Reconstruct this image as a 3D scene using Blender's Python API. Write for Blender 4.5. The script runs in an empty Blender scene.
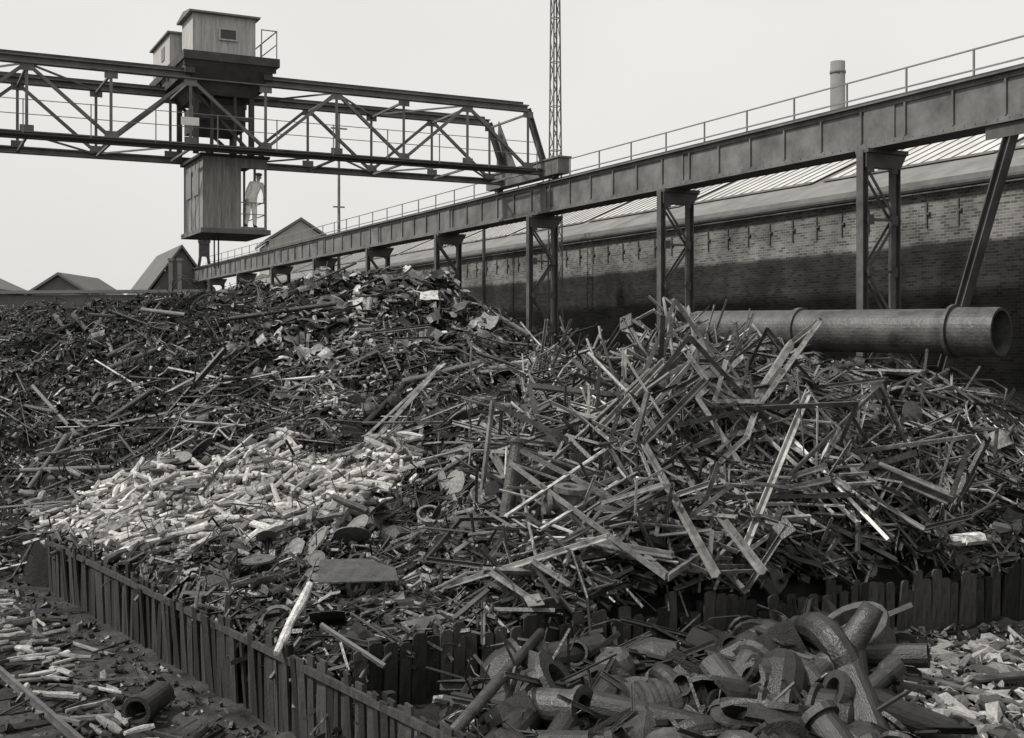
import bpy, math, random, bmesh
import numpy as np
from mathutils import Vector, Matrix, noise
random.seed(7); rng=np.random.default_rng(11)
sc=bpy.context.scene; col=sc.collection
CAMZ=5.0
A=math.radians(27.0); CA,SA=math.cos(A),math.sin(A)
def R(v,u,z=0.0): return Vector((v*CA-u*SA, v*SA+u*CA, z))

# ------------------------------------------------------------------ materials
def mat(name,g,var=.3,rough=.75,scale=3.0,bump=.3,spec=.3,metal=0.0,tint=(1,.985,.945),mode=None,stretch=(1,1,1),bscale=None,rnd=0.0):
    m=bpy.data.materials.new(name); m.use_nodes=True
    nt=m.node_tree; N=nt.nodes; L=nt.links; b=N["Principled BSDF"]
    tc=N.new("ShaderNodeTexCoord"); mp=N.new("ShaderNodeMapping"); mp.inputs["Scale"].default_value=stretch
    L.new(tc.outputs["Object"],mp.inputs[0])
    n1=N.new("ShaderNodeTexNoise"); n1.inputs["Scale"].default_value=scale; n1.inputs["Detail"].default_value=7; n1.inputs["Roughness"].default_value=.65
    L.new(mp.outputs[0],n1.inputs["Vector"])
    mr=N.new("ShaderNodeMapRange"); mr.inputs[1].default_value=.32; mr.inputs[2].default_value=.68
    mr.inputs[3].default_value=1-var; mr.inputs[4].default_value=1+var
    L.new(n1.outputs["Fac"],mr.inputs[0]); val=mr.outputs[0]
    def mul(a,bb):
        q=N.new("ShaderNodeMath"); q.operation='MULTIPLY'; L.new(a,q.inputs[0]); L.new(bb,q.inputs[1]); return q.outputs[0]
    if mode=='obj':
        oi=N.new("ShaderNodeObjectInfo"); sp=N.new("ShaderNodeSeparateColor"); L.new(oi.outputs["Color"],sp.inputs[0]); val=mul(val,sp.outputs[0])
    if mode=='attr':
        at=N.new("ShaderNodeAttribute"); at.attribute_name="tone"; val=mul(val,at.outputs["Fac"])
    if rnd>0:
        oi=N.new("ShaderNodeObjectInfo"); m2=N.new("ShaderNodeMapRange"); m2.inputs[3].default_value=1-rnd; m2.inputs[4].default_value=1+rnd
        L.new(oi.outputs["Random"],m2.inputs[0]); val=mul(val,m2.outputs[0])
    vs=N.new("ShaderNodeVectorMath"); vs.operation='SCALE'; vs.inputs[0].default_value=(g*tint[0],g*tint[1],g*tint[2])
    L.new(val,vs.inputs["Scale"]); L.new(vs.outputs[0],b.inputs["Base Color"])
    b.inputs["Roughness"].default_value=rough; b.inputs["Specular IOR Level"].default_value=spec; b.inputs["Metallic"].default_value=metal
    if bump>0:
        n2=N.new("ShaderNodeTexNoise"); n2.inputs["Scale"].default_value=bscale or scale*6; n2.inputs["Detail"].default_value=5
        L.new(mp.outputs[0],n2.inputs["Vector"])
        bp=N.new("ShaderNodeBump"); bp.inputs["Strength"].default_value=bump; bp.inputs["Distance"].default_value=.04
        L.new(n2.outputs["Fac"],bp.inputs["Height"]); L.new(bp.outputs[0],b.inputs["Normal"])
    return m

M_steel=mat("painted_steel",.085,.4,.6,1.5,.2)
M_crane=mat("hazed_crane_steel",.135,.4,.6,1.5,.2)  # lighter than the runway steel: distance haze put into the colour
M_steel_d=mat("sooty_steel",.055,.4,.65,2,.2)
M_steel_l=mat("weathered_steel",.13,.45,.6,1.0,.25)
M_rail=mat("handrail_steel",.18,.2,.6,2,0)
M_track=mat("track_steel",.09,.4,.5,2,.2)
M_plank=mat("grey_boarding",.40,.25,.85,2.5,.3,stretch=(6,6,.6))
M_cab=mat("cab_boarding",.23,.35,.8,2.5,.3,stretch=(6,6,.6))
M_roofing=mat("roofing_felt",.17,.25,.9,.8,.2)
M_glazing=mat("skylight_glass",.5,.2,.35,.7,0,spec=.5)
M_darkglass=mat("dark_window",.02,.2,.2,2,0,spec=.5)
M_fence=mat("tarred_timber",.032,.55,.85,4,.6,stretch=(3,3,.7),rnd=.6)
M_fence2=mat("weathered_timber",.042,.55,.85,4,.6,stretch=(3,3,.7),rnd=.6)
M_soil=mat("cinder_soil",.012,.6,.95,1.6,1.0,bscale=14)
M_yard=mat("trodden_yard",.036,.85,.95,1.6,1.0,bscale=12)
M_ground=mat("far_ground",.12,.3,.95,.2,.3)
M_iron_o=mat("scrap_iron",.085,.65,.42,6,.4,spec=.6,mode='obj')
M_iron_a=mat("scrap_iron_mass",.078,.6,.42,3,.3,spec=.6,mode='attr')
M_pale_o=mat("pale_billet",.37,.6,.85,9,.7,mode='obj')
M_pale_a=mat("pale_billet_mass",.37,.6,.85,6,.6,mode='attr')
M_rub_o=mat("rubble",.34,.4,.9,9,.6,mode='obj')
M_rub_a=mat("rubble_mass",.34,.4,.9,5,.5,mode='attr')
M_pipe=mat("cast_pipe",.06,.6,.5,2.2,.35,spec=.45)
M_far=mat("hazed_masonry",.30,.15,.9,.5,0)  # base colour kept pale to stand in for haze on far buildings
M_farroof=mat("distant_roof",.12,.15,.9,.5,0)
M_white=mat("enamel_plate",.7,.1,.5,3,0)
M_shirt=mat("linen_shirt",.88,.06,.9,14,.1)
M_trouser=mat("work_trousers",.8,.1,.9,14,.1)
M_skin=mat("skin",.42,.1,.6,10,0)
M_black=mat("black_leather",.03,.2,.6,10,0)

def brick_mat():
    m=bpy.data.materials.new("banded_brick"); m.use_nodes=True
    nt=m.node_tree; N=nt.nodes; L=nt.links; b=N["Principled BSDF"]
    tc=N.new("ShaderNodeTexCoord"); sp=N.new("ShaderNodeSeparateXYZ"); L.new(tc.outputs["Object"],sp.inputs[0])
    ad=N.new("ShaderNodeMath"); ad.operation='ADD'; L.new(sp.outputs["X"],ad.inputs[0]); L.new(sp.outputs["Y"],ad.inputs[1])
    cb=N.new("ShaderNodeCombineXYZ"); L.new(ad.outputs[0],cb.inputs[0]); L.new(sp.outputs["Z"],cb.inputs[1])
    br=N.new("ShaderNodeTexBrick"); L.new(cb.outputs[0],br.inputs["Vector"])
    br.inputs["Scale"].default_value=1; br.inputs["Brick Width"].default_value=.24; br.inputs["Row Height"].default_value=.085
    br.inputs["Mortar Size"].default_value=.010; br.inputs["Mortar Smooth"].default_value=.2
    br.inputs["Color1"].default_value=(.17,.167,.155,1); br.inputs["Color2"].default_value=(.06,.059,.055,1); br.inputs["Mortar"].default_value=(.2,.197,.185,1)
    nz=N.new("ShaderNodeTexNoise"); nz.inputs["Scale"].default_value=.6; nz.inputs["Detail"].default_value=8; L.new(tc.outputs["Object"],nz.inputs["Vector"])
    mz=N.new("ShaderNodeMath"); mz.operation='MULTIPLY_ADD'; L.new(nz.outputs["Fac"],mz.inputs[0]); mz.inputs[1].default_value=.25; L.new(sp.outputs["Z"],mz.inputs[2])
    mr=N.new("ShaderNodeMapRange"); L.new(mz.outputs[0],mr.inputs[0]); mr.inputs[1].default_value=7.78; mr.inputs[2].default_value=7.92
    mr.inputs[3].default_value=.2; mr.inputs[4].default_value=1.0  # wall colour darker below a set height, with a noisy edge
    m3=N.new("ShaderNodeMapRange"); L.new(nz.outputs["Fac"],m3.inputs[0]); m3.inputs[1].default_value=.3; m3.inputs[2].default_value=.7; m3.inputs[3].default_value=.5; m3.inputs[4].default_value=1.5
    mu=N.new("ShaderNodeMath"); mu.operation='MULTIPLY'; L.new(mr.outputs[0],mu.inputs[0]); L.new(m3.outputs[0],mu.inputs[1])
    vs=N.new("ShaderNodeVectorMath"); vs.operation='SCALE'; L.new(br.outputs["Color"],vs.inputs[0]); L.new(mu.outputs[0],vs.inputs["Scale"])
    L.new(vs.outputs[0],b.inputs["Base Color"]); b.inputs["Roughness"].default_value=.9; b.inputs["Specular IOR Level"].default_value=.2
    return m
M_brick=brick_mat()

# ------------------------------------------------------------------ mesh builder
def rect(w,h): return [(-w/2,-h/2),(w/2,-h/2),(w/2,h/2),(-w/2,h/2)]
def angle(w,t): return [(-w/2,-w/2),(w/2,-w/2),(w/2,-w/2+t),(-w/2+t,-w/2+t),(-w/2+t,w/2),(-w/2,w/2)]
def channel(w,h,t): return [(-w/2,-h/2),(w/2,-h/2),(w/2,-h/2+t),(-w/2+t,-h/2+t),(-w/2+t,h/2-t),(w/2,h/2-t),(w/2,h/2),(-w/2,h/2)]
def ibeam(w,h,t): return [(-w/2,-h/2),(w/2,-h/2),(w/2,-h/2+t),(t/2,-h/2+t),(t/2,h/2-t),(w/2,h/2-t),(w/2,h/2),(-w/2,h/2),(-w/2,h/2-t),(-t/2,h/2-t),(-t/2,-h/2+t),(-w/2,-h/2+t)]
class MB:
    def __init__(s): s.V=[]; s.F=[]
    def add(s,vs,fs):
        b=len(s.V); s.V+= [tuple(v) for v in vs]; s.F+=[tuple(i+b for i in f) for f in fs]; return s
    def box(s,x0,y0,z0,x1,y1,z1):
        return s.add([(x0,y0,z0),(x1,y0,z0),(x1,y1,z0),(x0,y1,z0),(x0,y0,z1),(x1,y0,z1),(x1,y1,z1),(x0,y1,z1)],
              [(0,3,2,1),(4,5,6,7),(0,1,5,4),(1,2,6,5),(2,3,7,6),(3,0,4,7)])
    def prism(s,p,q,prof,up=(0,0,1)):
        p=Vector(p);q=Vector(q); d=(q-p).normalized(); up=Vector(up)
        if abs(d.dot(up))>.98: up=Vector((0,1,0))
        a=d.cross(up).normalized(); t=a.cross(d); n=len(prof)
        vs=[p+a*x+t*y for x,y in prof]+[q+a*x+t*y for x,y in prof]
        fs=[(i,(i+1)%n,n+(i+1)%n,n+i) for i in range(n)]+[tuple(range(n))[::-1],tuple(range(n,2*n))]
        return s.add(vs,fs)
    def beam(s,p,q,w,h=None,up=(0,0,1)): return s.prism(p,q,rect(w,h or w),up)
    def cyl(s,p,q,r0,r1=None,n=12):
        r1=r0 if r1 is None else r1
        p=Vector(p);q=Vector(q); d=(q-p).normalized(); up=Vector((0,0,1)) if abs(d.z)<.9 else Vector((0,1,0))
        a=d.cross(up).normalized(); t=a.cross(d)
        c=[(math.cos(2*math.pi*i/n),math.sin(2*math.pi*i/n)) for i in range(n)]
        vs=[p+(a*x+t*y)*r0 for x,y in c]+[q+(a*x+t*y)*r1 for x,y in c]
        fs=[(i,(i+1)%n,n+(i+1)%n,n+i) for i in range(n)]+[tuple(range(n))[::-1],tuple(range(n,2*n))]
        return s.add(vs,fs)
    def lathe(s,p,q,prof,n=20,closed=True):
        p=Vector(p);q=Vector(q); d=(q-p).normalized(); up=Vector((0,0,1)) if abs(d.z)<.9 else Vector((0,1,0))
        a=d.cross(up).normalized(); t=a.cross(d); vs=[]; k=len(prof)
        for tt,r in prof:
            for i in range(n):
                an=2*math.pi*i/n; vs.append(p+d*tt+(a*math.cos(an)+t*math.sin(an))*r)
        fs=[]
        for j in range(k if closed else k-1):
            j2=(j+1)%k
            for i in range(n): fs.append((j*n+i,j*n+(i+1)%n,j2*n+(i+1)%n,j2*n+i))
        return s.add(vs,fs)
    def tubepath(s,pts,r,n=8,hollow=None):
        pts=[Vector(p) for p in pts]; vs=[]; k=len(pts); rr=r if isinstance(r,(list,tuple)) else [r]*k
        prev=None
        for i,p in enumerate(pts):
            d=((pts[min(i+1,k-1)]-pts[max(i-1,0)])).normalized()
            if prev is None:
                up=Vector((0,0,1)) if abs(d.z)<.9 else Vector((0,1,0)); a=d.cross(up).normalized()
            else: a=(prev-d*prev.dot(d)).normalized()
            prev=a; t=a.cross(d)
            for j in range(n):
                an=2*math.pi*j/n; vs.append(p+(a*math.cos(an)+t*math.sin(an))*rr[i])
        fs=[]
        for i in range(k-1):
            for j in range(n): fs.append((i*n+j,i*n+(j+1)%n,(i+1)*n+(j+1)%n,(i+1)*n+j))
        if not hollow: fs+=[tuple(range(n))[::-1],tuple(range((k-1)*n,k*n))]
        return s.add(vs,fs)
    def mesh(s,name,m,off=(0,0,0),smooth=False):
        me=bpy.data.meshes.new(name)
        me.from_pydata([(v[0]-off[0],v[1]-off[1],v[2]-off[2]) for v in s.V],[],s.F); 
        bm=bmesh.new(); bm.from_mesh(me); bmesh.ops.recalc_face_normals(bm,faces=bm.faces[:]); bm.to_mesh(me); bm.free()
        me.materials.append(m)
        if smooth: me.polygons.foreach_set("use_smooth",[True]*len(me.polygons))
        return me
def link(name,data,parent=None):
    o=bpy.data.objects.new(name,data); col.objects.link(o)
    if parent: o.parent=parent
    return o
def tag(o,label,cat,group=None):
    o["label"]=label; o["category"]=cat
    if group: o["group"]=group
    return o
def thing(name,label,cat,vu=None,loc=None,group=None):
    e=link(name,None)
    if vu is not None: e.location=R(*vu); e.rotation_euler=(0,0,A)
    else: e.location=loc or (0,0,0)
    return tag(e,label,cat,group)
def part(name,mb,m,par,off=(0,0,0),smooth=False):
    return link(name,mb.mesh(name,m,off,smooth),par)

# ------------------------------------------------------------------ camera, light, world
cam=bpy.data.cameras.new("camera"); co=link("camera",cam); co.location=(0,0,CAMZ); co.rotation_euler=(math.radians(90),0,0)
cam.sensor_width=36; cam.lens=1200/1024*36; cam.shift_y=-29/1024; cam.clip_end=3000; cam.clip_start=.1
sc.camera=co
w=bpy.data.worlds.new("World"); sc.world=w; w.use_nodes=True
N=w.node_tree.nodes; L=w.node_tree.links; bg=N["Background"]
sky=N.new("ShaderNodeTexSky"); sky.sky_type='NISHITA'; sky.sun_disc=False; sky.sun_elevation=math.radians(50); sky.sun_rotation=math.radians(248)
sky.dust_density=4; sky.air_density=1.0; sky.ozone_density=1
hs=N.new("ShaderNodeHueSaturation"); hs.inputs["Saturation"].default_value=.03; L.new(sky.outputs[0],hs.inputs["Color"])
tc=N.new("ShaderNodeTexCoord"); cn=N.new("ShaderNodeTexNoise"); cn.inputs["Scale"].default_value=1.6; cn.inputs["Detail"].default_value=4; L.new(tc.outputs["Generated"],cn.inputs["Vector"])
cm_=N.new("ShaderNodeMapRange"); cm_.inputs[1].default_value=.3; cm_.inputs[2].default_value=.7; cm_.inputs[3].default_value=7.4; cm_.inputs[4].default_value=8.8; L.new(cn.outputs["Fac"],cm_.inputs[0])
mx=N.new("ShaderNodeMix"); mx.data_type='RGBA'; mx.inputs[0].default_value=.82
L.new(hs.outputs[0],mx.inputs[6]); L.new(cm_.outputs[0],mx.inputs[7])
mt=N.new("ShaderNodeMix"); mt.data_type='RGBA'; mt.blend_type='MULTIPLY'; mt.inputs[0].default_value=1; mt.inputs[7].default_value=(1,.99,.955,1)
L.new(mx.outputs[2],mt.inputs[6]); L.new(mt.outputs[2],bg.inputs[0]); bg.inputs[1].default_value=.11
sun=bpy.data.lights.new("sun",'SUN'); so=link("sun",sun); sun.energy=3.8; sun.angle=math.radians(3); sun.color=(1,.98,.94)
so.rotation_euler=(-Vector((-.62,-.25,.78))).to_track_quat('-Z','Y').to_euler()
sc.view_settings.view_transform='Standard'; sc.view_settings.look='None'; sc.view_settings.exposure=0

# ------------------------------------------------------------------ heap height field
def mk_rbf(pts):
    P=np.array(pts,float); n=len(P)
    r=np.hypot(P[:,None,0]-P[None,:,0],P[:,None,1]-P[None,:,1]); K=r+np.eye(n)*(-.15)
    Q=np.c_[np.ones(n),P[:,:2]]; M=np.block([[K,Q],[Q.T,np.zeros((3,3))]])
    c=np.linalg.solve(M,np.r_[P[:,2],0,0,0])
    def f(x,y):
        x=np.asarray(x,float);y=np.asarray(y,float); out=c[n]+c[n+1]*x+c[n+2]*y
        for i in range(n): out=out+c[i]*np.hypot(x-P[i,0],y-P[i,1])
        return out
    return f
rb1=mk_rbf([(-9.5,25,.9),(-8,22,.8),(-5.5,18.5,.8),(-2.0,15.6,.7),(-8.5,25.5,1.2),(-7.5,27,2.3),(-4,24,1.9),(-3,26,2.6),(-5,21,1.2),(-2,19,1.3),(-2,22,1.9),
 (-10,30,3.1),(-5.5,29.5,3.3),(-2,28,3.4),(-6,33,5.2),(-4,36,6.7),(-7,38,6.6),(-2,38,6.6),(-1,35,5.7),(1,34,4.5),(2,30,4.0),(.8,25,3.1),(-.5,22,2.4),(0,19,1.7),
 (-12,34,5.0),(-13,40,6.1),(-18,42,6.0),(-17,36,4.4),(-13,31,3.2),(-12.5,28,1.5),(-14,24,.2),(-10,39,6.3),
 (2,18,1.5),(3,20,2.7),(4,22.5,4.0),(4.5,24,4.5),(2.5,22,3.3),(6,20.5,2.2),(6,22.5,3.6),(7.5,25,4.15),(9.3,24,3.95),(10.3,24,3.3),(9,22,2.2),(5,19.3,1.1),(8,20.9,.9),(12,24,2.4),(12,28,2.0),(7,29,4.0),(6,26,4.35),(8.2,27,4.35),(3.5,26,4.3),
 (3,34,3.4),(6,38,2),(-2,44,5),(-8,46,5.0),(-14,48,4),(2,42,3),(12,34,.8),(-3,55,1.5),(-10,60,1),(-20,60,1),(16,30,0),(0,70,0),(-22,50,4),(-26,38,4),(1,17,1.0),(-.5,16.6,.8)])
rb2=mk_rbf([(2,14,.5),(4,15,.7),(0,13.5,.3),(6,16,.4),(8,17,.3),(10,18,.3),(-1,14,.3),(0,15.8,.3),(3,17,.4),(5.5,18.3,.3),(9,20,.2),(1,12,.2),(5,12,.1),(1,15,.6),(14,20,.2),(12,14,.1)])
Ax,Ay=-9.3,24.1; Dx,Dy=-2.0,15.4
def s1f(x,y): return (x-Ax)*.808+(y-Ay)*.589
def s2f(x,y): return (x-Dx)*(-.441)+(y-Dy)*.897
def und(x,y): return .22*np.sin(1.5*x+.6*y+1)*np.cos(1.1*y-.7*x)+.14*np.sin(3.3*x-1.1*y)*np.sin(2.9*y+.5+.8*x)+.12*np.sin(.8*x-2.1*y)
def hz(x,y,pad=0.0):
    x=np.asarray(x,float);y=np.asarray(y,float)
    s1=s1f(x,y)-np.where(y<24.6,pad,0);s2=s2f(x,y)-pad;s3=y-(24.6+(-9.3-x)*.3)
    z=np.maximum(rb1(x,y),0)
    damp=np.where((x>4)&(y>22),.4,1.0)
    z=z+und(x,y)*np.clip((z-1.0)/1.5,0,1)*damp
    z=np.where(s2>0,np.minimum(z,.95+s2*1.5),z)
    z=np.where(s1<0,np.where(s3>0,np.minimum(z,1.1*np.maximum(s3,0)),0),z)
    z=np.where((s1>0)&(s2<0),np.clip(rb2(x,y),0.05,1.2),z)
    v=x*CA+y*SA
    z=np.where(v>22,z*np.clip((25.6-v)/3.6,0,1),z)
    return z
def inside(x,y):
    s1=s1f(x,y);s3=y-(24.6+(-9.3-x)*.3)
    return (s1>0)|(s3>0)
x0,x1,y0,y1,st=-30,18,8,72,.2
nx=int((x1-x0)/st)+1; ny=int((y1-y0)/st)+1
gx,gy=np.meshgrid(np.linspace(x0,x1,nx),np.linspace(y0,y1,ny)); gz=hz(gx,gy,.27)
ins=inside(gx,gy)&(gz>.12)
nzv=np.array([noise.fractal(Vector((a*1.1,b*1.1,0)),.6,2.1,5) for a,b in zip(gx.ravel(),gy.ravel())]).reshape(gx.shape)
gz=gz+np.where(ins,nzv*.22-.08,nzv*.06)
V=np.c_[gx.ravel(),gy.ravel(),gz.ravel()]
idx=np.arange(nx*ny).reshape(ny,nx)
Fq=np.stack([idx[:-1,:-1],idx[:-1,1:],idx[1:,1:],idx[1:,:-1]],-1).reshape(-1,4)
fin=(ins[:-1,:-1]|ins[1:,1:]|ins[1:,:-1]|ins[:-1,1:]).reshape(-1)
def sub(Fs,name,m):
    u,inv=np.unique(Fs,return_inverse=True); me=bpy.data.meshes.new(name)
    me.from_pydata(V[u].tolist(),[],inv.reshape(-1,4).tolist()); me.materials.append(m)
    me.polygons.foreach_set("use_smooth",[True]*len(me.polygons)); return link(name,me)
o=sub(Fq[fin],"scrap_heap",M_soil); o["kind"]="stuff"; tag(o,"dark mounded bed of rusted fines and cinders under the scrap","scrap heap")
o=sub(Fq[~fin],"yard_ground",M_yard); o["kind"]="structure"; tag(o,"trodden cinder yard beside the timber fence","ground")
mb=MB(); S=1500; mb.add([(-S,-S,-.2),(S,-S,-.2),(S,S,-.2),(-S,S,-.2)],[(0,1,2,3)])
o=part("ground",mb,M_ground,None); o["kind"]="structure"; tag(o,"flat bare works ground reaching the horizon","ground")

# ------------------------------------------------------------------ runway
OV=(21,21.7,0)
rw=thing("crane_runway","long riveted plate girder crane runway on braced steel columns with handrail","crane runway",vu=(21,21.7))
mb=MB(); U0,U1=9,99
mb.box(20.9,U0,9.66,20.93,U1,10.66).box(21.35,U0,9.66,21.38,U1,10.66)
mb.box(20.74,U0,10.662,21.54,U1,10.70).box(20.74,U0,9.60,21.54,U1,9.655)
mb.box(20.86,U0,10.55,20.897,U1,10.66).box(20.86,U0,9.66,20.897,U1,9.77)
u=U0+.3
while u<U1:
    mb.box(20.84,u,9.77,20.896,u+.05,10.55); u+=1.43
u=U0+1.0
while u<60:
    for z in (9.71,10.6): mb.box(20.845,u,z-.015,20.858,u+.03,z+.015)
    u+=.3
for k in range(-1,10):
    uc=21.6+8.57*k
    if uc>U1: break
    mb.box(20.86,uc-.5,9.772,20.893,uc+.5,10.548)
part("girder",mb,M_steel_l,rw,OV)
mb=MB(); mb.box(21.02,U0,10.702,21.12,U1,10.82); part("rail",mb,M_steel_d,rw,OV)
mb=MB(); mb.box(21.45,U0,10.705,22.3,U1,10.75); part("walkway",mb,M_steel,rw,OV)
mb=MB(); u=U0+.5
while u<U1:
    mb.beam((22.25,u,10.75),(22.25,u,11.78),.04,.04); u+=2.1
for z in (11.76,11.28): mb.beam((22.25,U0,z),(22.25,U1,z),.035,.035)
part("railing",mb,M_rail,rw,OV)
mb=MB()
for vv in (20.62,21.66):
    mb.prism((vv,0,-.2),(vv,0,9.55),ibeam(.22,.18,.025),up=(1,0,0))
z=.4
s=0
while z<8.4:
    a,b=(20.66,21.62) if s else (21.62,20.66)
    mb.beam((a,-.10,z),(b,-.10,z+1.25),.02,.075,up=(0,0,1)); mb.beam((a,.10,z),(b,.10,z+1.25),.02,.075,up=(0,0,1))
    mb.beam((20.66,-.125,z+1.25),(21.62,-.125,z+1.25),.02,.07)
    mb.box(20.66,-.155,z+1.13,20.86,-.14,z+1.37).box(21.42,-.155,z+1.13,21.62,-.14,z+1.37)
    z+=1.25; s=1-s
mb.add([(20.6,-.16,9.5),(21.9,-.16,9.5),(21.7,-.16,9.15),(20.6,-.16,9.15),(20.6,-.13,9.5),(21.9,-.13,9.5),(21.7,-.13,9.15),(20.6,-.13,9.15)],[(0,1,2,3),(7,6,5,4),(0,4,5,1),(1,5,6,2),(2,6,7,3),(3,7,4,0)])
mb.box(20.6,-.22,9.5,21.9,.22,9.598)
cm=mb.mesh("column",M_steel,(21,0,0))
for k in range(0,10):
    o=link("column",cm,rw); o.location=(0,.2+8.57*k,0)
mb=MB(); mb.prism((20.95,17.75,9.6),(20.95,21.2,.2),ibeam(.24,.2,.03),up=(0,1,0)); mb.box(20.82,17.2,9.3,20.85,18.4,9.6)
part("raking_strut",mb,M_steel,rw,OV)

e=thing("buffer_stop","dark steel buffer stop standing on the end of the crane runway","buffer stop",vu=(21.1,94.3,10.7))
mb=MB(); mb.beam((-.42,0,0),(-.22,0,1.3),.2,.2).beam((.42,0,0),(.22,0,1.3),.2,.2).box(-.4,-.12,.8,.4,.12,1.9); part("frame",mb,M_steel_d,e)
mb=MB(); mb.cyl((-.2,-.2,2.0),(-.2,.2,2.0),.26,n=14).cyl((.2,-.2,2.0),(.2,.2,2.0),.26,n=14); part("buffer_head",mb,M_steel_d,e,smooth=False)

# ------------------------------------------------------------------ works building
OB=(26,20,0)
wb=thing("factory_building","long brick works shed with darker lower wall and glazed roof","building",vu=(26,20))
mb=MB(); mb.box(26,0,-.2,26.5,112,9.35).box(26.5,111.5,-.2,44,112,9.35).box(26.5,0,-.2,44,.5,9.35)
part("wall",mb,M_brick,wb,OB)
mb=MB(); mb.box(25.88,0,9.353,26.6,112,9.53); part("coping",mb,M_roofing,wb,OB)
sl=.44
def rz(v): return 9.5+(v-26.5)*sl
mb=MB(); mb.add([(26.3,0,rz(26.3)+.02),(26.3,112,rz(26.3)+.02),(34.5,112,rz(34.5)),(34.5,0,rz(34.5)),(43.5,0,9.5),(43.5,112,9.5)],[(0,1,2,3),(3,2,5,4)])
mb.add([(26.3,112,9.3),(34.5,112,rz(34.5)-.03),(43.5,112,9.4)],[(0,1,2)])
roof=part("roof",mb,M_roofing,wb,OB)
u=1.0
while u<110:
    mb=MB(); l=min(7.4,111-u); a,b=28.7,33.6
    mb.add([(a,u,rz(a)+.06),(a,u+l,rz(a)+.06),(b,u+l,rz(b)+.06),(b,u,rz(b)+.06)],[(0,1,2,3)])
    g=part("skylight",mb,M_glazing,roof,OB)
    mb=MB(); k=0
    while k*.62<=l+.01:
        mb.beam((a,u+k*.62,rz(a)+.075),(b,u+k*.62,rz(b)+.075),.035,.03); k+=1
    mb.beam((a,u,rz(a)+.085),(a,u+l,rz(a)+.085),.1,.07)
    part("glazing_bar",mb,M_roofing,g,OB)
    u+=8.0
mb=MB(); mb.box(-.05,0,0,-.003,.05,.7).box(-.07,-.1,.35,-.003,-.05,.42).box(-.07,-.05,.36,-.04,.0,.41)
bkm=mb.mesh("wall_bracket",M_steel)
for k in range(0,80):
    o=link("wall_bracket",bkm,wb); o.location=(0,-18+k*1.15,8.2)
mb=MB(); mb.cyl((25.8,0,9.28),(25.8,112,9.28),.09,n=8)
part("gutter",mb,M_steel_d,wb,OB)

e=thing("roof_stack","short grey cylindrical stack rising above the shed roof","chimney",vu=(34.8,38.4))
mb=MB(); mb.lathe((0,0,0),(0,0,16.6),[(0,.33),(16.6,.3),(16.6,.22),(0,.22)],16).lathe((0,0,16.1),(0,0,16.7),[(0,.3),(.0,.33),(.12,.33),(.12,.3)],16)
part("shaft",mb,M_roofing,e,smooth=True)

# ------------------------------------------------------------------ masts
def lattice(name,label,vu,h,w0,w1,m):
    e=thing(name,label,"mast",vu=vu); mb=MB(); k=int(h/.9); 
    c=[(-1,-1),(1,-1),(1,1),(-1,1)]
    def P(i,z): ww=(w0+(w1-w0)*z/h)/2; return (c[i][0]*ww,c[i][1]*ww,z)
    for i in range(4): mb.beam(P(i,0),P(i,h),.05,.05)
    part("leg",mb,m,e); mb=MB()
    for j in range(k):
        za,zb=j*h/k,(j+1)*h/k
        for i in range(4):
            a,b=(i,(i+1)%4) if j%2 else ((i+1)%4,i)
            mb.beam(P(a,za),P(b,zb),.026,.026)
            if j%2: mb.beam(P(i,zb),P((i+1)%4,zb),.026,.026)
    part("bracing",mb,m,e); return e
lattice("lattice_mast","tall slender steel lattice mast beside the brick shed",(24.4,43.9),24,.55,.2,M_crane)
e=thing("signal_pole","thin tall pole with small cross arms beyond the runway","pole",vu=(22.9,67.3))
mb=MB(); mb.cyl((0,0,0),(0,0,18.4),.13,.07,10); part("shaft",mb,M_crane,e)
for z,h_ in ((17.4,.5),(12.8,.35)):
    mb=MB(); mb.beam((-h_,0,z),(h_,0,z),.08); part("cross_arm",mb,M_crane,e)
e=thing("vent_pole","thin dark pole standing behind the runway columns","pole",vu=(24.5,51))
mb=MB(); mb.cyl((0,0,0),(0,0,10.5),.1,.08,8).cyl((0,0,10.45),(0,0,10.6),.16,.12,8); part("shaft",mb,M_steel_d,e)

# ------------------------------------------------------------------ crane bridge
UN,UF=38.6,41.8; ZB,ZT=11.14,13.4; VE=20.3; VL=-13
OC=(21,UN,0)
cb=thing("crane_bridge","long steel lattice girder travelling crane bridge spanning the scrap yard","crane",vu=(21,UN))
def truss(uu):
    mb=MB(); U=(0,0,1)
    mb.prism((VL,uu,ZT),(VE,uu,ZT),ibeam(.28,.24,.04)); mb.prism((VL,uu,ZB),(21.1,uu,ZB),ibeam(.28,.22,.04))
    part("chord",mb,M_crane,cb,OC)
    mb=MB(); mb.prism((VE,uu,ZT),(21.05,uu,ZB+.1),channel(.14,.22,.03)); 
    sp=2.42; v=VE; k=0
    while v-sp>VL:
        mb.prism((v,uu,ZB+.11),(v,uu,ZT-.11),angle(.09,.02),up=(0,1,0))
        a,b=((v,uu,ZT-.1),(v-sp,uu,ZB+.1)) if k%2 else ((v,uu,ZB+.1),(v-sp,uu,ZT-.1))
        mb.prism(a,b,channel(.1,.1,.02),up=(0,1,0))
        mb.box(v-.2,uu-.07,ZT-.34,v+.2,uu-.055,ZT-.11); mb.box(v-.2,uu-.07,ZB+.11,v+.2,uu-.055,ZB+.3)
        v-=sp; k+=1
    part("truss_web",mb,M_crane,cb,OC)
truss(UN); truss(UF)
mb=MB(); v=VE; k=0
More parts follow.
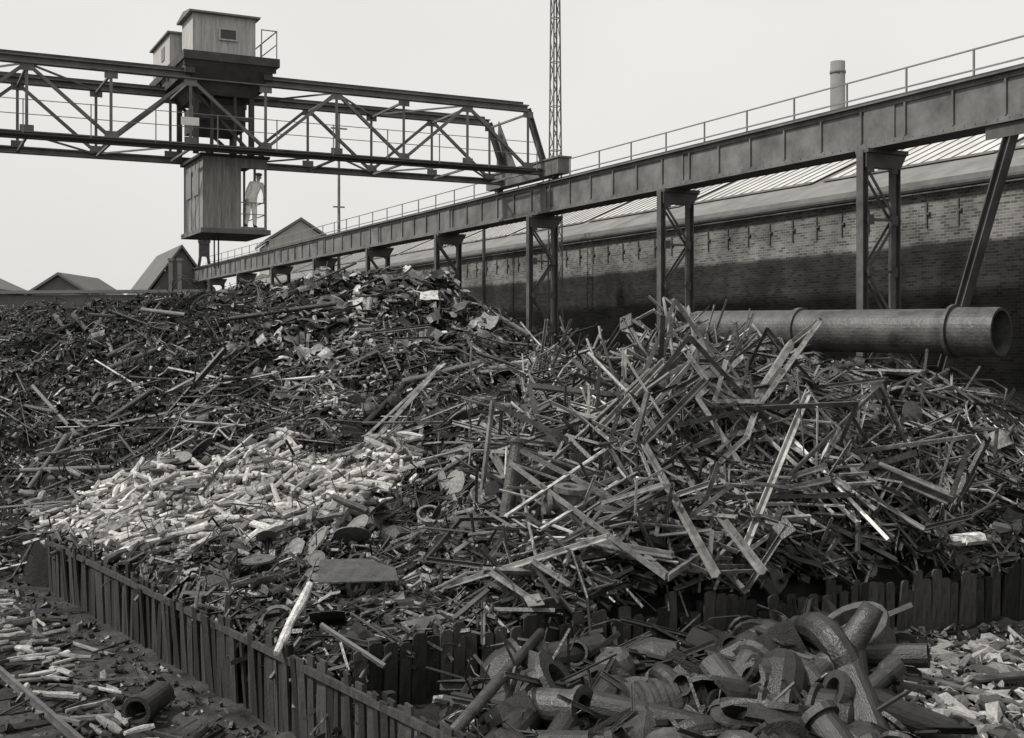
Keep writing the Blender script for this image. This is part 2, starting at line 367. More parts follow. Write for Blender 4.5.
while v-2.42>VL:
    for z in (ZB-.06,ZT-.2):
        mb.beam((v,UN,z),(v,UF,z),.07,.07)
        if not(6.5<v<11.5 and z>12): 
            mb.beam((v,UN if k%2 else UF,z+.1),(v-2.42,UF if k%2 else UN,z+.1),.055,.055)
    v-=2.42; k+=1
part("cross_bracing",mb,M_crane,cb,OC)
mb=MB(); mb.box(VL,UN-.75,ZB-.1,VE,UN-.18,ZB-.06); part("walkway",mb,M_steel_d,cb,OC)
mb=MB()
v=VE
while v>VL:
    mb.beam((v,UN-.73,ZB-.05),(v,UN-.73,ZB+.95),.03); v-=1.9
for z in (ZB+.93,ZB+.5): mb.beam((VL,UN-.73,z),(VE,UN-.73,z),.022)
part("railing",mb,M_rail,cb,OC)
mb=MB(); mb.box(VL,UN-.06,ZT+.122,VE-.2,UN+.06,ZT+.22).box(VL,UF-.06,ZT+.122,VE-.2,UF+.06,ZT+.22); part("trolley_rail",mb,M_steel_d,cb,OC)
mb=MB(); mb.box(20.85,37.3,10.95,21.3,43.2,11.5).box(20.8,37.2,11.5,21.35,43.3,11.56)
mb.add([(21.0,40.9,11.56),(21.0,42.6,11.56),(20.7,41.8,13.5),(21.05,40.9,11.56),(21.05,42.6,11.56),(20.75,41.8,13.5)],[(0,1,2),(5,4,3),(0,3,4,1),(1,4,5,2),(2,5,3,0)])
ec=part("end_carriage",mb,M_crane,cb,OC)
for uu in (38.0,42.5):
    mb=MB(); mb.cyl((20.98,uu,11.07),(21.18,uu,11.07),.25,n=18); part("wheel",mb,M_steel_d,ec,OC)

# ------------------------------------------------------------------ trolley with houses
OT=(9.4,40,11)
tr=thing("crane_trolley","crane trolley with boarded winch house above and hanging driver cab below","crane trolley",vu=(9.4,40,11))
T=lambda n,mb,m,p=tr:part(n,mb,m,p,OT)
mb=MB(); mb.box(7.9,38.15,13.85,10.98,44.0,14.12)
for uu in (38.3,39.6,41,42.4,43.8): mb.box(7.95,uu,13.68,10.9,uu+.12,13.85)
mb.box(8.0,38.35,13.45,8.3,42.2,13.82).box(10.5,38.35,13.45,10.8,42.2,13.82)
T("deck",mb,M_steel_d)
mb=MB()
mb.add([(7.95,38.2,13.84),(10.9,38.2,13.84),(10.3,38.85,12.9),(8.5,38.85,12.9),(7.95,42.2,13.84),(10.9,42.2,13.84),(10.3,41.5,12.9),(8.5,41.5,12.9)],[(0,1,2,3),(4,7,6,5),(0,3,7,4),(1,5,6,2),(3,2,6,7)])
T("hopper_frame",mb,M_steel_d)
mb=MB(); mb.box(8.35,38.9,14.12,10.36,40.6,15.5)
for k in range(8): mb.box(8.35+k*.287-.012,38.885,14.12,8.35+k*.287+.012,38.899,15.5)
hs_=T("winch_house",mb,M_plank)
mb=MB(); mb.add([(8.2,38.72,15.502),(10.5,38.72,15.502),(10.5,40.75,15.502),(8.2,40.75,15.502),(8.2,38.72,15.56),(10.5,38.72,15.56),(10.5,40.75,15.56),(8.2,40.75,15.56),(8.2,39.7,15.70),(10.5,39.7,15.70)],
 [(0,3,2,1),(0,1,5,4),(2,3,7,6),(4,5,9,8),(8,9,6,7),(0,4,8,7,3),(1,2,6,9,5)]); T("roof",mb,M_roofing,hs_)
mb=MB(); mb.box(9.22,38.85,14.75,9.72,38.872,15.05); wn=T("window",mb,M_darkglass,hs_)
mb=MB(); mb.box(9.16,38.83,15.05,9.78,38.868,15.10).box(9.16,38.83,14.7,9.78,38.868,14.75).box(9.16,38.83,14.75,9.22,38.868,15.05).box(9.72,38.83,14.75,9.78,38.868,15.05); T("window_frame",mb,M_plank,hs_)
mb=MB(); mb.box(7.98,40.75,14.12,9.9,43.7,15.2); mh=T("motor_house",mb,M_plank)
mb=MB(); mb.box(7.88,40.62,15.202,10.0,43.85,15.26); T("roof",mb,M_roofing,mh)
mb=MB(); mb.box(7.955,41.6,14.5,7.977,42.1,14.95); T("window",mb,M_darkglass,mh)
mb=MB()
for p in [(10.9,38.25),(10.9,40.2),(10.9,42),(10.4,38.25)]: mb.beam((p[0],p[1],14.12),(p[0],p[1],15.05),.03)
mb.beam((10.4,38.25,15.03),(10.9,38.25,15.03),.03).beam((10.9,38.25,15.03),(10.9,43.8,15.03),.03).beam((10.9,38.25,14.6),(10.9,43.8,14.6),.025)
T("railing",mb,M_rail)
mb=MB()
for v in (8.45,10.25):
    for uu in (38.95,41.5): mb.prism((v,uu,11.0),(v,uu,13.5),channel(.16,.16,.03))
for v in (8.95,9.7): mb.prism((v,38.92,11.0),(v,38.92,13.0),channel(.1,.1,.02))
mb.beam((8.45,38.95,12.95),(10.25,38.95,11.1),.09).beam((8.45,38.95,12.2),(10.25,38.95,12.2),.12)
mb.box(8.55,39.3,11.9,10.15,41.2,12.7)
T("hanging_frame",mb,M_steel_d)
mb=MB(); mb.cyl((8.7,39.5,12.95),(10.0,39.5,12.95),.32,n=16); T("hoist_drum",mb,M_steel_d)
mb=MB(); mb.box(7.75,37.78,11.68,8.30,37.81,11.93); T("number_plate",mb,M_white)
mb=MB()
mb.box(8.68,38.9,8.62,10.76,41.8,8.7)
mb.box(8.68,38.9,8.70,8.74,41.8,10.93)
mb.box(8.74,41.74,8.70,9.90,41.8,10.93)
mb.box(8.74,38.9,8.70,9.90,38.96,10.93)
mb.box(9.84,38.96,8.70,9.90,41.74,10.93)
mb.box(9.90,38.9,10.62,10.76,38.96,10.93)       # boarded lintel over the open end
for k in range(5): mb.box(8.70+k*.29,38.885,8.62,8.73+k*.29,38.898,10.93)
for k in range(6): mb.box(8.66,38.9+k*.57,8.62,8.678,38.95+k*.57,10.93)
cab=T("driver_cab",mb,M_cab)
mb=MB(); mb.box(8.56,38.75,10.932,10.82,41.95,11.02); T("roof",mb,M_steel_d,cab)
mb=MB(); mb.box(8.58,38.8,8.46,10.86,41.9,8.615); T("floor_frame",mb,M_crane,cab)
mb=MB(); mb.box(8.65,39.5,9.75,8.675,40.3,10.6).box(8.65,40.6,9.75,8.675,41.4,10.6); T("window",mb,M_darkglass,cab)
mb=MB()
for p in [(10.72,38.94),(10.72,40.3),(10.72,41.70)]: mb.beam((p[0],p[1],8.7),(p[0],p[1],10.93),.07)
mb.beam((9.9,38.94,9.5),(10.72,38.94,9.5),.03).beam((10.72,38.94,9.55),(10.72,41.75,9.55),.03).beam((10.72,38.94,9.12),(10.72,41.75,9.12),.025).beam((9.9,38.94,9.12),(10.72,38.94,9.12),.025)
T("railing",mb,M_rail,cab)
mb=MB()
for dv in (-.07,.07): mb.cyl((9.4+dv,40.2,8.45),(9.4+dv,40.2,7.4),.025,n=6)
T("hoist_rope",mb,M_steel_d)

# ------------------------------------------------------------------ person
def person(loc,rotz):
    verts=[];rad=[];edges=[]
    def v(p,r,par=None):
        verts.append(p); rad.append(r); i=len(verts)-1
        if par is not None: edges.append((par,i))
        return i
    pel=v((-.06,0,.95),.16)
    ch0=v((0.02,0,1.12),.155,pel); ch=v((0.10,-.03,1.32),.185,ch0); nk=v((.13,-.03,1.46),.085,ch); nk2=v((.14,-.04,1.53),.06,nk)
    hd=v((.15,-.05,1.60),.09,nk2); ht=v((.15,-.04,1.70),.08,hd)
    def arm(sx,el,wr,palm,tip):
        sh=v((sx*.18+.10,-.01,1.40),.09,ch); e=v(el,.07,sh); w_=v(wr,.045,e); pm=v(palm,.036,w_)
        d=(Vector(tip)-Vector(palm)).normalized(); side=d.cross(Vector((0,0,1))); 
        side=side.normalized() if side.length>.1 else Vector((1,0,0))
        for j,(off,l) in enumerate([(-.027,.072),(-.009,.082),(.009,.078),(.027,.06)]):
            a=Vector(palm)+d*.04+side*off; b=a+d*l*.5+Vector((0,0,-.005)); c=b+d*l*.35+Vector((0,0,-.03))
            i=v(tuple(a),.010,pm); i=v(tuple(b),.009,i); v(tuple(c),.008,i)
        a=Vector(palm)-side*.035; b=a-side*.02+d*.035+Vector((0,0,-.01)); i=v(tuple(a),.011,pm); v(tuple(b),.009,i)
    arm(1,(.36,-.10,1.13),(.33,-.17,.90),(.32,-.195,.855),(.30,-.27,.83))
    arm(-1,(-.17,.02,1.13),(-.19,-.03,.90),(-.195,-.045,.84),(-.2,-.06,.76))
    for sx,ky in ((1,-.03),(-1,-.06)):
        hp=v((sx*.085-.06,0,.88),.125,pel); kn=v((sx*.11-.03,ky,.49),.09,hp); ak=v((sx*.14-.02,.02,.10),.068,kn); hl=v((sx*.14-.02,.0,.045),.045,ak); v((sx*.16-.02,-.15,.035),.036,hl)
    me=bpy.data.meshes.new("person"); me.from_pydata(verts,edges,[]); o=link("person",me)
    sk=o.modifiers.new("s",'SKIN')
    for i,r in enumerate(rad): me.skin_vertices[0].data[i].radius=(r,r*(.8 if i<5 else 1))
    me.skin_vertices[0].data[0].use_root=True
    ss=o.modifiers.new("ss",'SUBSURF'); ss.levels=1; ss.render_levels=1
    dg=bpy.context.evaluated_depsgraph_get(); m2=bpy.data.meshes.new_from_object(o.evaluated_get(dg)); o.modifiers.clear(); o.data=m2
    bm=bmesh.new(); bm.from_mesh(m2)
    for c,s in (((.15,-.148,1.625),(.014,.022,.022)),((.237,-.04,1.62),(.012,.022,.032)),((.063,-.04,1.62),(.012,.022,.032))):
        bmesh.ops.create_icosphere(bm,subdivisions=1,radius=1,matrix=Matrix.Translation(c)@Matrix.Diagonal((*s,1)))
    bm.to_mesh(m2); bm.free()
    m2.materials.clear()
    for mm in (M_skin,M_shirt,M_trouser,M_black): m2.materials.append(mm)
    for p in m2.polygons:
        z=p.center.z; x=p.center.x; p.use_smooth=True
        if z>1.48 or (z<.93 and z>.7 and (p.center.y<-.16 or (x<-.17 and z<.87 and p.center.y<-.02))): p.material_index=0
        elif z>.98 or (z>.88 and abs(x)>.2): p.material_index=1
        elif z>.1: p.material_index=2
        else: p.material_index=3
    mb=MB(); mb.lathe((.15,-.04,1.675),(.15,-.04,1.8),[(0,.0),(0,.098),(.04,.105),(.075,.09),(.09,0.0)],14,closed=False); mb.box(.08,-.20,1.672,.22,-.11,1.686)
    part("cap",mb,M_steel_l,o)
    for sx in (-1,1):
        mb=MB(); mb.cyl((.15+sx*.032,-.139,1.645),(.15+sx*.032,-.12,1.645),.011,n=8); part("eye",mb,M_black,o)
    mb=MB(); mb.box(.125,-.137,1.575,.175,-.12,1.583); part("mouth",mb,M_black,o)
    o.location=loc; o.rotation_euler=(0,math.radians(3),rotz); o.scale=(1.04,1.04,1.04)
    return o
p=person(R(10.30,39.17,8.7),A+math.radians(4))
tag(p,"man in pale shirt and cap leaning on the cab rail","person")

# ------------------------------------------------------------------ scatter machinery
def frames(x,y,tlo,thi,az=None,roll=True):
    n=len(x); e=.35
    dzx=np.clip((hz(x+e,y)-hz(x-e,y))/(2*e),-1.1,1.1); dzy=np.clip((hz(x,y+e)-hz(x,y-e))/(2*e),-1.1,1.1)
    nn=np.c_[-dzx,-dzy,np.ones(n)]; nn/=np.linalg.norm(nn,axis=1)[:,None]
    az=rng.uniform(0,2*np.pi,n) if az is None else az
    t=np.c_[np.cos(az),np.sin(az),np.zeros(n)]; t-=nn*(t*nn).sum(1)[:,None]; t/=np.linalg.norm(t,axis=1)[:,None]
    a=rng.uniform(tlo,thi,n)[:,None]; X=t*np.cos(a)+nn*np.sin(a); Y=np.cross(nn,X); Y/=np.linalg.norm(Y,axis=1)[:,None]; Z=np.cross(X,Y)
    if roll is not False:
        r=rng.uniform(-np.pi,np.pi,n) if roll is True else rng.uniform(-roll,roll,n)
        r=r[:,None]; Y,Z=Y*np.cos(r)+Z*np.sin(r),-Y*np.sin(r)+Z*np.cos(r)
    return np.stack([X,Y,Z],-1)
def patch(x,y):
    return np.clip(1+.6*np.sin(.9*x+1.7*y+.5)*np.sin(1.3*x-.6*y)+.45*np.sin(2.3*x+.4*y)*np.cos(1.9*y-1.1*x),.15,2.1)
class Kind:
    def __init__(s,name,tmpl,m_o,m_a,label,cat,group,nind=300,smooth=False):
        s.__dict__.update(locals()); s.items=[]
    def put(s,x,y,tilt,sc_,tone,lift=(0,.15),az=None,roll=True,label=None,ends=0,pt=True):
        x=np.asarray(x,float);y=np.asarray(y,float);n=len(x)
        Mx=frames(x,y,tilt[0],tilt[1],az,roll)
        lf=rng.uniform(lift[0],lift[1],n)
        if pt: tone=tone*patch(x,y)
        z=hz(x,y)+lf+np.abs(Mx[:,2,0])*sc_[:,0]*.16*ends
        for i in range(n): s.items.append((x[i],y[i],z[i],Mx[i],sc_[i],tone[i],label,lf[i]))
    def build(s):
        def score(it):
            t=it[0]/it[1]; vis=(-.43<t<.43) and not (it[1]>38); return (max(it[4])/it[1]*(.25+it[7]) if vis else 0)
        order=sorted(range(len(s.items)),key=lambda i:-score(s.items[i]))
        ind=order[:s.nind]; rest=order[s.nind:]
        meshes=[]
        for (V_,F_) in s.tmpl:
            me=bpy.data.meshes.new(s.name); me.from_pydata([tuple(v) for v in V_],[],F_); me.materials.append(s.m_o)
            if s.smooth: me.polygons.foreach_set("use_smooth",[True]*len(me.polygons))
            me.update(); meshes.append(me)
        for k in ind:
            x,y,z,M,sl_,tone,lab,_=s.items[k]
            o=bpy.data.objects.new(s.name,meshes[k%len(meshes)]); col.objects.link(o)
            m4=Matrix(((M[0][0],M[0][1],M[0][2],x),(M[1][0],M[1][1],M[1][2],y),(M[2][0],M[2][1],M[2][2],z),(0,0,0,1)))
            o.matrix_world=m4@Matrix.Diagonal((sl_[0],sl_[1],sl_[2],1))
            o.color=(tone,tone,tone,1); tag(o,lab or s.label,s.cat,s.group)
        if rest:
            Vs=[];Fs=[];T_=[];b=0
            for k in rest:
                x,y,z,M,sl_,tone,lab,_=s.items[k]; V_,F_=s.tmpl[k%len(s.tmpl)]
                Vn=(np.asarray(V_)*sl_)@np.asarray(M).T+np.array([x,y,z]); Vs.append(Vn)
                Fs+=[tuple(i+b for i in f) for f in F_]; T_+=[tone]*len(F_); b+=len(Vn)
            me=bpy.data.meshes.new(s.name+"_mass"); me.from_pydata(np.vstack(Vs).tolist(),[],Fs)
            at=me.attributes.new("tone",'FLOAT','FACE'); at.data.foreach_set("value",T_); me.materials.append(s.m_a)
            o=link(s.name+"_mass",me); o["kind"]="stuff"; tag(o,"mass of further "+s.label,s.cat)
def T_of(mb): 
    me=bpy.data.meshes.new("t"); me.from_pydata(mb.V,[],mb.F); bm=bmesh.new(); bm.from_mesh(me); bmesh.ops.recalc_face_normals(bm,faces=bm.faces[:]); bm.to_mesh(me); bm.free()
    r=(np.array([v.co[:] for v in me.vertices]),[tuple(p.vertices) for p in me.polygons]); bpy.data.meshes.remove(me); return r
ub=[]
for pr in (angle(1,.14),channel(.8,1,.12),rect(.5,.25),angle(1.2,.12),ibeam(.8,1,.14),rect(.6,.6),angle(1,.14)):
    ub.append(T_of(MB().prism((-.5,0,0),(.5,0,0),pr)))
def billet():
    mb=MB(); n=7; ph=random.random()*6; R0=[.5*random.uniform(.8,1.1) for _ in range(n)]; vs=[]; k=4
    for i in range(k):
        t=-.5+i/(k-1); q=(.85 if i in(0,k-1) else 1)*random.uniform(.85,1.1); dy,dz=random.uniform(-.1,.1),random.uniform(-.1,.1)
        for j in range(n):
            a=2*math.pi*j/n+ph; r=R0[j]*q*random.uniform(.92,1.08); vs.append((t+random.uniform(-.015,.015),math.cos(a)*r+dy,max(math.sin(a)*r,-.3)+dz))
    fs=[(i*n+j,i*n+(j+1)%n,(i+1)*n+(j+1)%n,(i+1)*n+j) for i in range(k-1) for j in range(n)]+[tuple(range(n))[::-1],tuple(range((k-1)*n,k*n))]
    return T_of(mb.add(vs,fs))
def chunk():
    bm=bmesh.new(); bmesh.ops.create_icosphere(bm,subdivisions=1,radius=.5)
    vs=[tuple(c*random.uniform(.5,1.3) for c in v.co) for v in bm.verts]; fs=[tuple(v.index for v in f.verts) for f in bm.faces]; bm.free()
    return (np.array(vs),fs)
def tetra():
    return (np.array([(-.5,-.3,-.2),(.5,-.25,-.15),(.4,.35,-.2),(-.35,.3,-.15),(-.4,-.2,.2),(.3,-.3,.25),(.45,.2,.1),(-.3,.35,.2)])*np.array([random.uniform(.8,1.2) for _ in range(3)]),
      [(0,3,2,1),(4,5,6,7),(0,1,5,4),(1,2,6,5),(2,3,7,6),(3,0,4,7)])
def bent(kind):
    mb=MB(); pr=angle(.021,.005)
    if kind==0: pts=[(-.5,0,0),(-.15,.05,0),(.05,.02,.03),(.3,.15,.1),(.45,.33,.12)]
    elif kind==1: pts=[(-.5,0,0),(-.2,.1,.02),(0,.14,.05),(.25,.08,.04),(.5,-.08,0)]
    elif kind==2: pts=[(-.4,-.2,0),(-.38,.1,0),(-.1,.25,.04),(.2,.2,.1),(.4,0,.1),(.45,-.2,.05)]
    elif kind==3: pts=[(-.5,0,0),(.1,0,0),(.15,.02,.02),(.2,.4,.1)]
    elif kind==4: return T_of(mb.prism((-.5,0,0),(.1,.02,0),pr).prism((.1,.02,0),(.4,.35,.05),pr))
    elif kind==5: return T_of(mb.prism((-.4,.25,0),(-.35,-.05,0),pr).prism((-.35,-.05,0),(.35,0,.02),pr).prism((.35,0,.02),(.42,.3,.08),pr))
    elif kind==6: return T_of(mb.prism((-.5,0,0),(.5,.0,0),pr).prism((-.1,0,.01),(.35,.38,.03),pr).prism((.45,0,.01),(.33,.36,.03),pr))
    return T_of(mb.tubepath(pts,.009,6))
def plate(k):
    mb=MB(); g=4; vs=[]; c=[random.uniform(.8,1.1) for _ in range(8)]
    for s in (0,1):
        for i in range(g):
            for j in range(g):
                x=-.5+i/(g-1); y=-.5+j/(g-1)
                if k==1 and i+j<1: x+=.25
                if k==2: y*=(.4+.6*(i/(g-1)))
                zz=.12*math.sin(x*3+k)+.08*math.cos(y*4+k)+(.012 if s else 0)
                vs.append((x*c[j%4],y*c[4+i%4],zz))
    fs=[]
    for i in range(g-1):
        for j in range(g-1):
            a=i*g+j; fs.append((a,a+1,a+g+1,a+g)); a+=g*g; fs.append((a,a+g,a+g+1,a+1))
    ring=[i for i in range(g)]+[i*g+g-1 for i in range(1,g)]+[(g-1)*g+j for j in range(g-2,-1,-1)]+[i*g for i in range(g-2,0,-1)]
    for a,b in zip(ring,ring[1:]+ring[:1]): fs.append((a,b,b+g*g,a+g*g))
    return T_of(mb.add(vs,fs))
def pipe(k):
    mb=MB(); n=16
    if k==0: pr=[(0,.5),(1,.5),(1,.4),(0,.4)]
    elif k==1: pr=[(0,.66),(.05,.66),(.05,.5),(.95,.5),(.95,.66),(1,.66),(1,.4),(0,.4)]
    else: pr=[(0,.5),(.82,.5),(.86,.64),(1,.64),(1,.5),(.9,.4),(0,.4)]
    return T_of(mb.lathe((-.5,0,0),(.5,0,0),pr,n))
def elbow(k):
    mb=MB(); sw=(1.6,2.3,1.2)[k]; pts=[(math.cos(i/9*sw)*.5-.3,math.sin(i/9*sw)*.5-.2,.04*i/9) for i in range(10)]
    mb.tubepath(pts,[.15+.02*k]*10,12,hollow=True)
    for a,b in ((0,1),(9,8)):
        p=Vector(pts[a]); q=p+(p-Vector(pts[b])).normalized()*.06; mb.lathe(p,q,[(0,.12),(0,.24),(.05,.24),(.05,.12)],14)
    return T_of(mb)
def casting(k):
    mb=MB()
    if k==0: mb.lathe((0,0,-.3),(0,0,.3),[(0,.25),(0,.5),(.08,.5),(.12,.38),(.48,.34),(.52,.46),(.6,.46),(.6,.25)],16)
    elif k==1: mb.prism((-.5,0,0),(.5,0,0),channel(.5,.55,.1)).box(-.15,-.24,-.24,-.08,.2,.24).box(.2,-.24,-.24,.27,.2,.24)
    elif k==2: mb.lathe((-.5,0,0),(.5,0,0),[(0,.2),(0,.3),(.3,.42),(.7,.42),(1,.26),(1,.16)],14).lathe((0,0,.3),(0,0,.7),[(0,.1),(0,.16),(.2,.16),(.2,.25),(.27,.25),(.27,.1)],12)
    elif k==3: # rounded pot shaped casting
        mb.lathe((0,0,-.4),(0,0,.5),[(0,.05),(0,.28),(.12,.44),(.4,.52),(.7,.5),(.74,.58),(.82,.58),(.82,.44),(.3,.4),(.1,.2),(.08,.05)],20)
    else:
        n=9; vs=[];
        for i in range(n):
            a=math.pi*i/(n-1)
            for r in (.5,.42):
                for x in (-.55+.1*math.sin(i*2.1),.5+.12*math.cos(i*1.7)): vs.append((x,math.cos(a)*r,math.sin(a)*r))
        fs=[]
        for i in range(n-1):
            b=i*4; fs+=[(b,b+1,b+5,b+4),(b+2,b+6,b+7,b+3),(b,b+4,b+6,b+2),(b+1,b+3,b+7,b+5)]
        fs+=[(0,2,3,1),(n*4-4,n*4-3,n*4-1,n*4-2)]; mb.add(vs,fs)
    return T_of(mb)
def coil(k):
    pts=[]; 
    for i in range(46):
        a=i*.42; r=.42+.08*math.sin(i*.7+k); pts.append((math.cos(a)*r,math.sin(a)*r*(.7+.15*k),.05*math.sin(i*1.3)+i*.002))
    return T_of(MB().tubepath(pts,.012,5))
K_bar=Kind("scrap_bar",ub,M_iron_o,M_iron_a,"rusted rolled iron bar lying in the scrap heap","iron bar","loose iron bars in the scrap heap")
K_bil=Kind("pale_billet",[billet() for _ in range(8)],M_pale_o,M_pale_a,"pale short split billet lying in a loose pile","billet","pale billets heaped behind the fence")
K_rod=Kind("bent_rod",[bent(i) for i in range(7)],M_iron_o,M_iron_a,"bent thin iron rod tangled in the scrap","iron rod","bent rods in the scrap heap")
K_pla=Kind("scrap_plate",[plate(i) for i in range(5)],M_iron_o,M_iron_a,"buckled sheet iron offcut lying on the scrap","iron plate","sheet iron offcuts in the scrap heap")
K_pip=Kind("scrap_pipe",[pipe(0),pipe(1),pipe(2),pipe(0)],M_iron_o,M_iron_a,"length of old cast iron pipe lying in the scrap","pipe","old pipes in the scrap heap")
K_elb=Kind("pipe_elbow",[elbow(0),elbow(1),elbow(2)],M_iron_o,M_iron_a,"flanged iron pipe bend lying in the scrap","pipe elbow","pipe bends in the scrap heap")
K_cas=Kind("broken_casting",[casting(i) for i in range(5)],M_iron_o,M_iron_a,"heavy dark machine casting lying in the scrap","casting","heavy castings in the scrap heap")
K_coi=Kind("wire_coil",[coil(0),coil(1),coil(2)],M_iron_o,M_iron_a,"loose tangled coil of iron wire on the scrap","wire coil","wire coils in the scrap heap")
K_rub=Kind("rubble_lump",[chunk() for _ in range(5)]+[tetra() for _ in range(3)],M_rub_o,M_rub_a,"pale broken lump of rubble on the ground","rubble lump","pale rubble lumps beside the fence")
K_deb=Kind("fine_scrap",[tetra() for _ in range(6)],M_iron_o,M_iron_a,"small crushed scrap fragments","fine scrap","",nind=0)

def wedge(n,ylo,yhi,tlo,thi,cond=None):
    X=[];Y=[]
    while len(X)<n:
        y=rng.uniform(ylo,yhi,n); t=rng.uniform(tlo,thi,n); x=t*y
        ok=inside(x,y)&(x*CA+y*SA<20.6)
        if cond is not None: ok&=cond(x,y)
        X+=list(x[ok]);Y+=list(y[ok])
    return np.array(X[:n]),np.array(Y[:n])
def tone(n,lo,hi,p=1.6): return lo+(hi-lo)*rng.uniform(0,1,n)**p
def sc3(n,L0,L1,w0,w1,pw=1.5,flat=1.0):
    l=L0+(L1-L0)*rng.uniform(0,1,n)**pw; w_=w0+(w1-w0)*rng.uniform(0,1,n)**1.5; return np.c_[l,w_,w_*flat]
def uni(n,a,b): return np.repeat(rng.uniform(a,b,n)[:,None],3,1)
b2=lambda x,y:s2f(x,y)<-.15
bk=lambda x,y:s2f(x,y)>.2
lft=lambda x,y:(s1f(x,y)>.3)|(y>24.8)
pz=lambda x,y:(x>4.6)&(y>21.6)
# right tangle: few long bars, many joined pieces
D=lambda x,y:bk(x,y)&(x>-.2)&(y<30)
Dt=lambda x,y:D(x,y)&~pz(x,y)&(s2f(x,y)>.9)
x,y=wedge(260,16.5,29,.0,.44,Dt); K_bar.put(x,y,(-.2,.35),sc3(260,1.3,3.8,.03,.075,1.1),tone(260,.25,4.6,2.4),(.1,.35),ends=1)
x,y=wedge(380,20,27.5,.17,.45,lambda x,y:D(x,y)&pz(x,y)); K_bar.put(x,y,(-.1,.1),sc3(380,.4,2.6,.025,.08),tone(380,.2,3.4,2.4),(-.02,.08))
x,y=wedge(1000,16,27,.0,.45,D); K_bar.put(x,y,(-.15,.22),sc3(1000,.1,.6,.02,.07),tone(1000,.06,1.6,2.6),(-.02,.07))
x,y=wedge(26,19,24,.06,.25,Dt); K_bar.put(x,y,(.4,.9),sc3(26,.8,1.6,.04,.07),tone(26,.4,2),(0,.1),ends=1)
# middle
C=lambda x,y:bk(x,y)&lft(x,y)
x,y=wedge(1200,25.5,37,-.36,.08,C); K_bar.put(x,y,(-.1,.25),sc3(1200,.15,1.3,.02,.055,2.4),tone(1200,.08,2.8,3),(0,.15))
x,y=wedge(230,24.5,31,-.42,.05,C); K_bar.put(x,y,(-.05,.15),sc3(230,1.2,3.4,.03,.06,1.2),tone(230,.4,3.2,1.8),(0.05,.2),az=rng.normal(.1,.6,230))
# dark upper left
x,y=wedge(2600,28,44,-.45,-.05,C); K_bar.put(x,y,(-.3,.5),sc3(2600,.1,.55,.015,.04,2.5),tone(2600,.05,.75,3),(0,.15))
x,y=wedge(260,30,44,-.45,-.2,C); K_bar.put(x,y,(-.3,.5),sc3(260,.3,1.3,.015,.035,2),tone(260,.1,.7,2),(0,.2))
# front shelf
x,y=wedge(1500,15.5,24.5,-.36,.08,C); K_bar.put(x,y,(-.15,.3),sc3(1500,.12,.9,.02,.07,2.2),tone(1500,.08,1.6,2.8),(0,.1))
# near bin
nb=lambda x,y:b2(x,y)&(s1f(x,y)>.4)&(x<4.9)&(s2f(x,y)<-.5)
x,y=wedge(380,11.6,20,-.05,.46,nb); K_bar.put(x,y,(-.15,.5),sc3(380,.25,1.9,.03,.09,1.6),tone(380,.08,.8,2.2),(.05,.4),ends=1)
x,y=wedge(22,11.8,19.5,-.02,.32,nb); K_elb.put(x,y,(-.4,.8),uni(22,.6,1.3),tone(22,.15,.6,1.5),(.1,.35),pt=False)
x,y=wedge(75,11.8,19.5,-.03,.32,nb); K_cas.put(x,y,(-.5,.6),uni(75,.35,.95),tone(75,.12,.65,1.5),(.1,.4),pt=False)
x,y=wedge(45,12,19.5,.0,.32,nb); K_pip.put(x,y,(-.1,.5),sc3(45,.6,1.8,.16,.42,1.2),tone(45,.15,.65),(0.15,.45),pt=False)
# castings, bends, coils in the main heaps
x,y=wedge(36,16.8,28,.0,.42,Dt); K_elb.put(x,y,(-.4,.8),uni(36,.35,.9),tone(36,.3,2.0,2),(.05,.3))
x,y=wedge(110,16.8,30,-.05,.44,D); K_cas.put(x,y,(-.5,.6),uni(110,.2,.55),tone(110,.2,1.6,2),(.0,.15))
x,y=wedge(60,18,34,-.35,.0,C); K_cas.put(x,y,(-.5,.6),uni(60,.2,.5),tone(60,.2,1.3,2),(.0,.15))
x,y=wedge(60,17,30,.0,.42,Dt); K_coi.put(x,y,(-.4,.6),uni(60,.5,1.5),tone(60,.5,3.2,2),(.1,.35))
x,y=wedge(80,20,42,-.42,.03,C); K_coi.put(x,y,(-.3,.6),uni(80,.4,1.3),tone(80,.2,1.3,2),(.05,.2))
# rods
x,y=wedge(900,16.5,30,.0,.45,Dt); K_rod.put(x,y,(-.3,.5),uni(900,.7,3.2),tone(900,.2,4.8,2.6),(.05,.35))
x,y=wedge(200,21,27,.2,.45,lambda x,y:D(x,y)&pz(x,y)); K_rod.put(x,y,(-.1,.12),uni(200,.6,2.2),tone(200,.2,4.0,2.6),(.0,.08),roll=.4)
x,y=wedge(1600,22,44,-.45,.05,C); K_rod.put(x,y,(-.3,.5),uni(1600,.25,1.2),tone(1600,.08,1.8,2.8),(0,.15))
x,y=wedge(400,15,24,-.36,.1,C); K_rod.put(x,y,(-.2,.5),uni(400,.3,1.4),tone(400,.12,1.8,2.4),(0,.1))
x,y=wedge(130,12,19.5,-.03,.28,nb); K_rod.put(x,y,(-.2,.6),uni(130,.4,1.8),tone(130,.12,1.1),(0.05,.4))
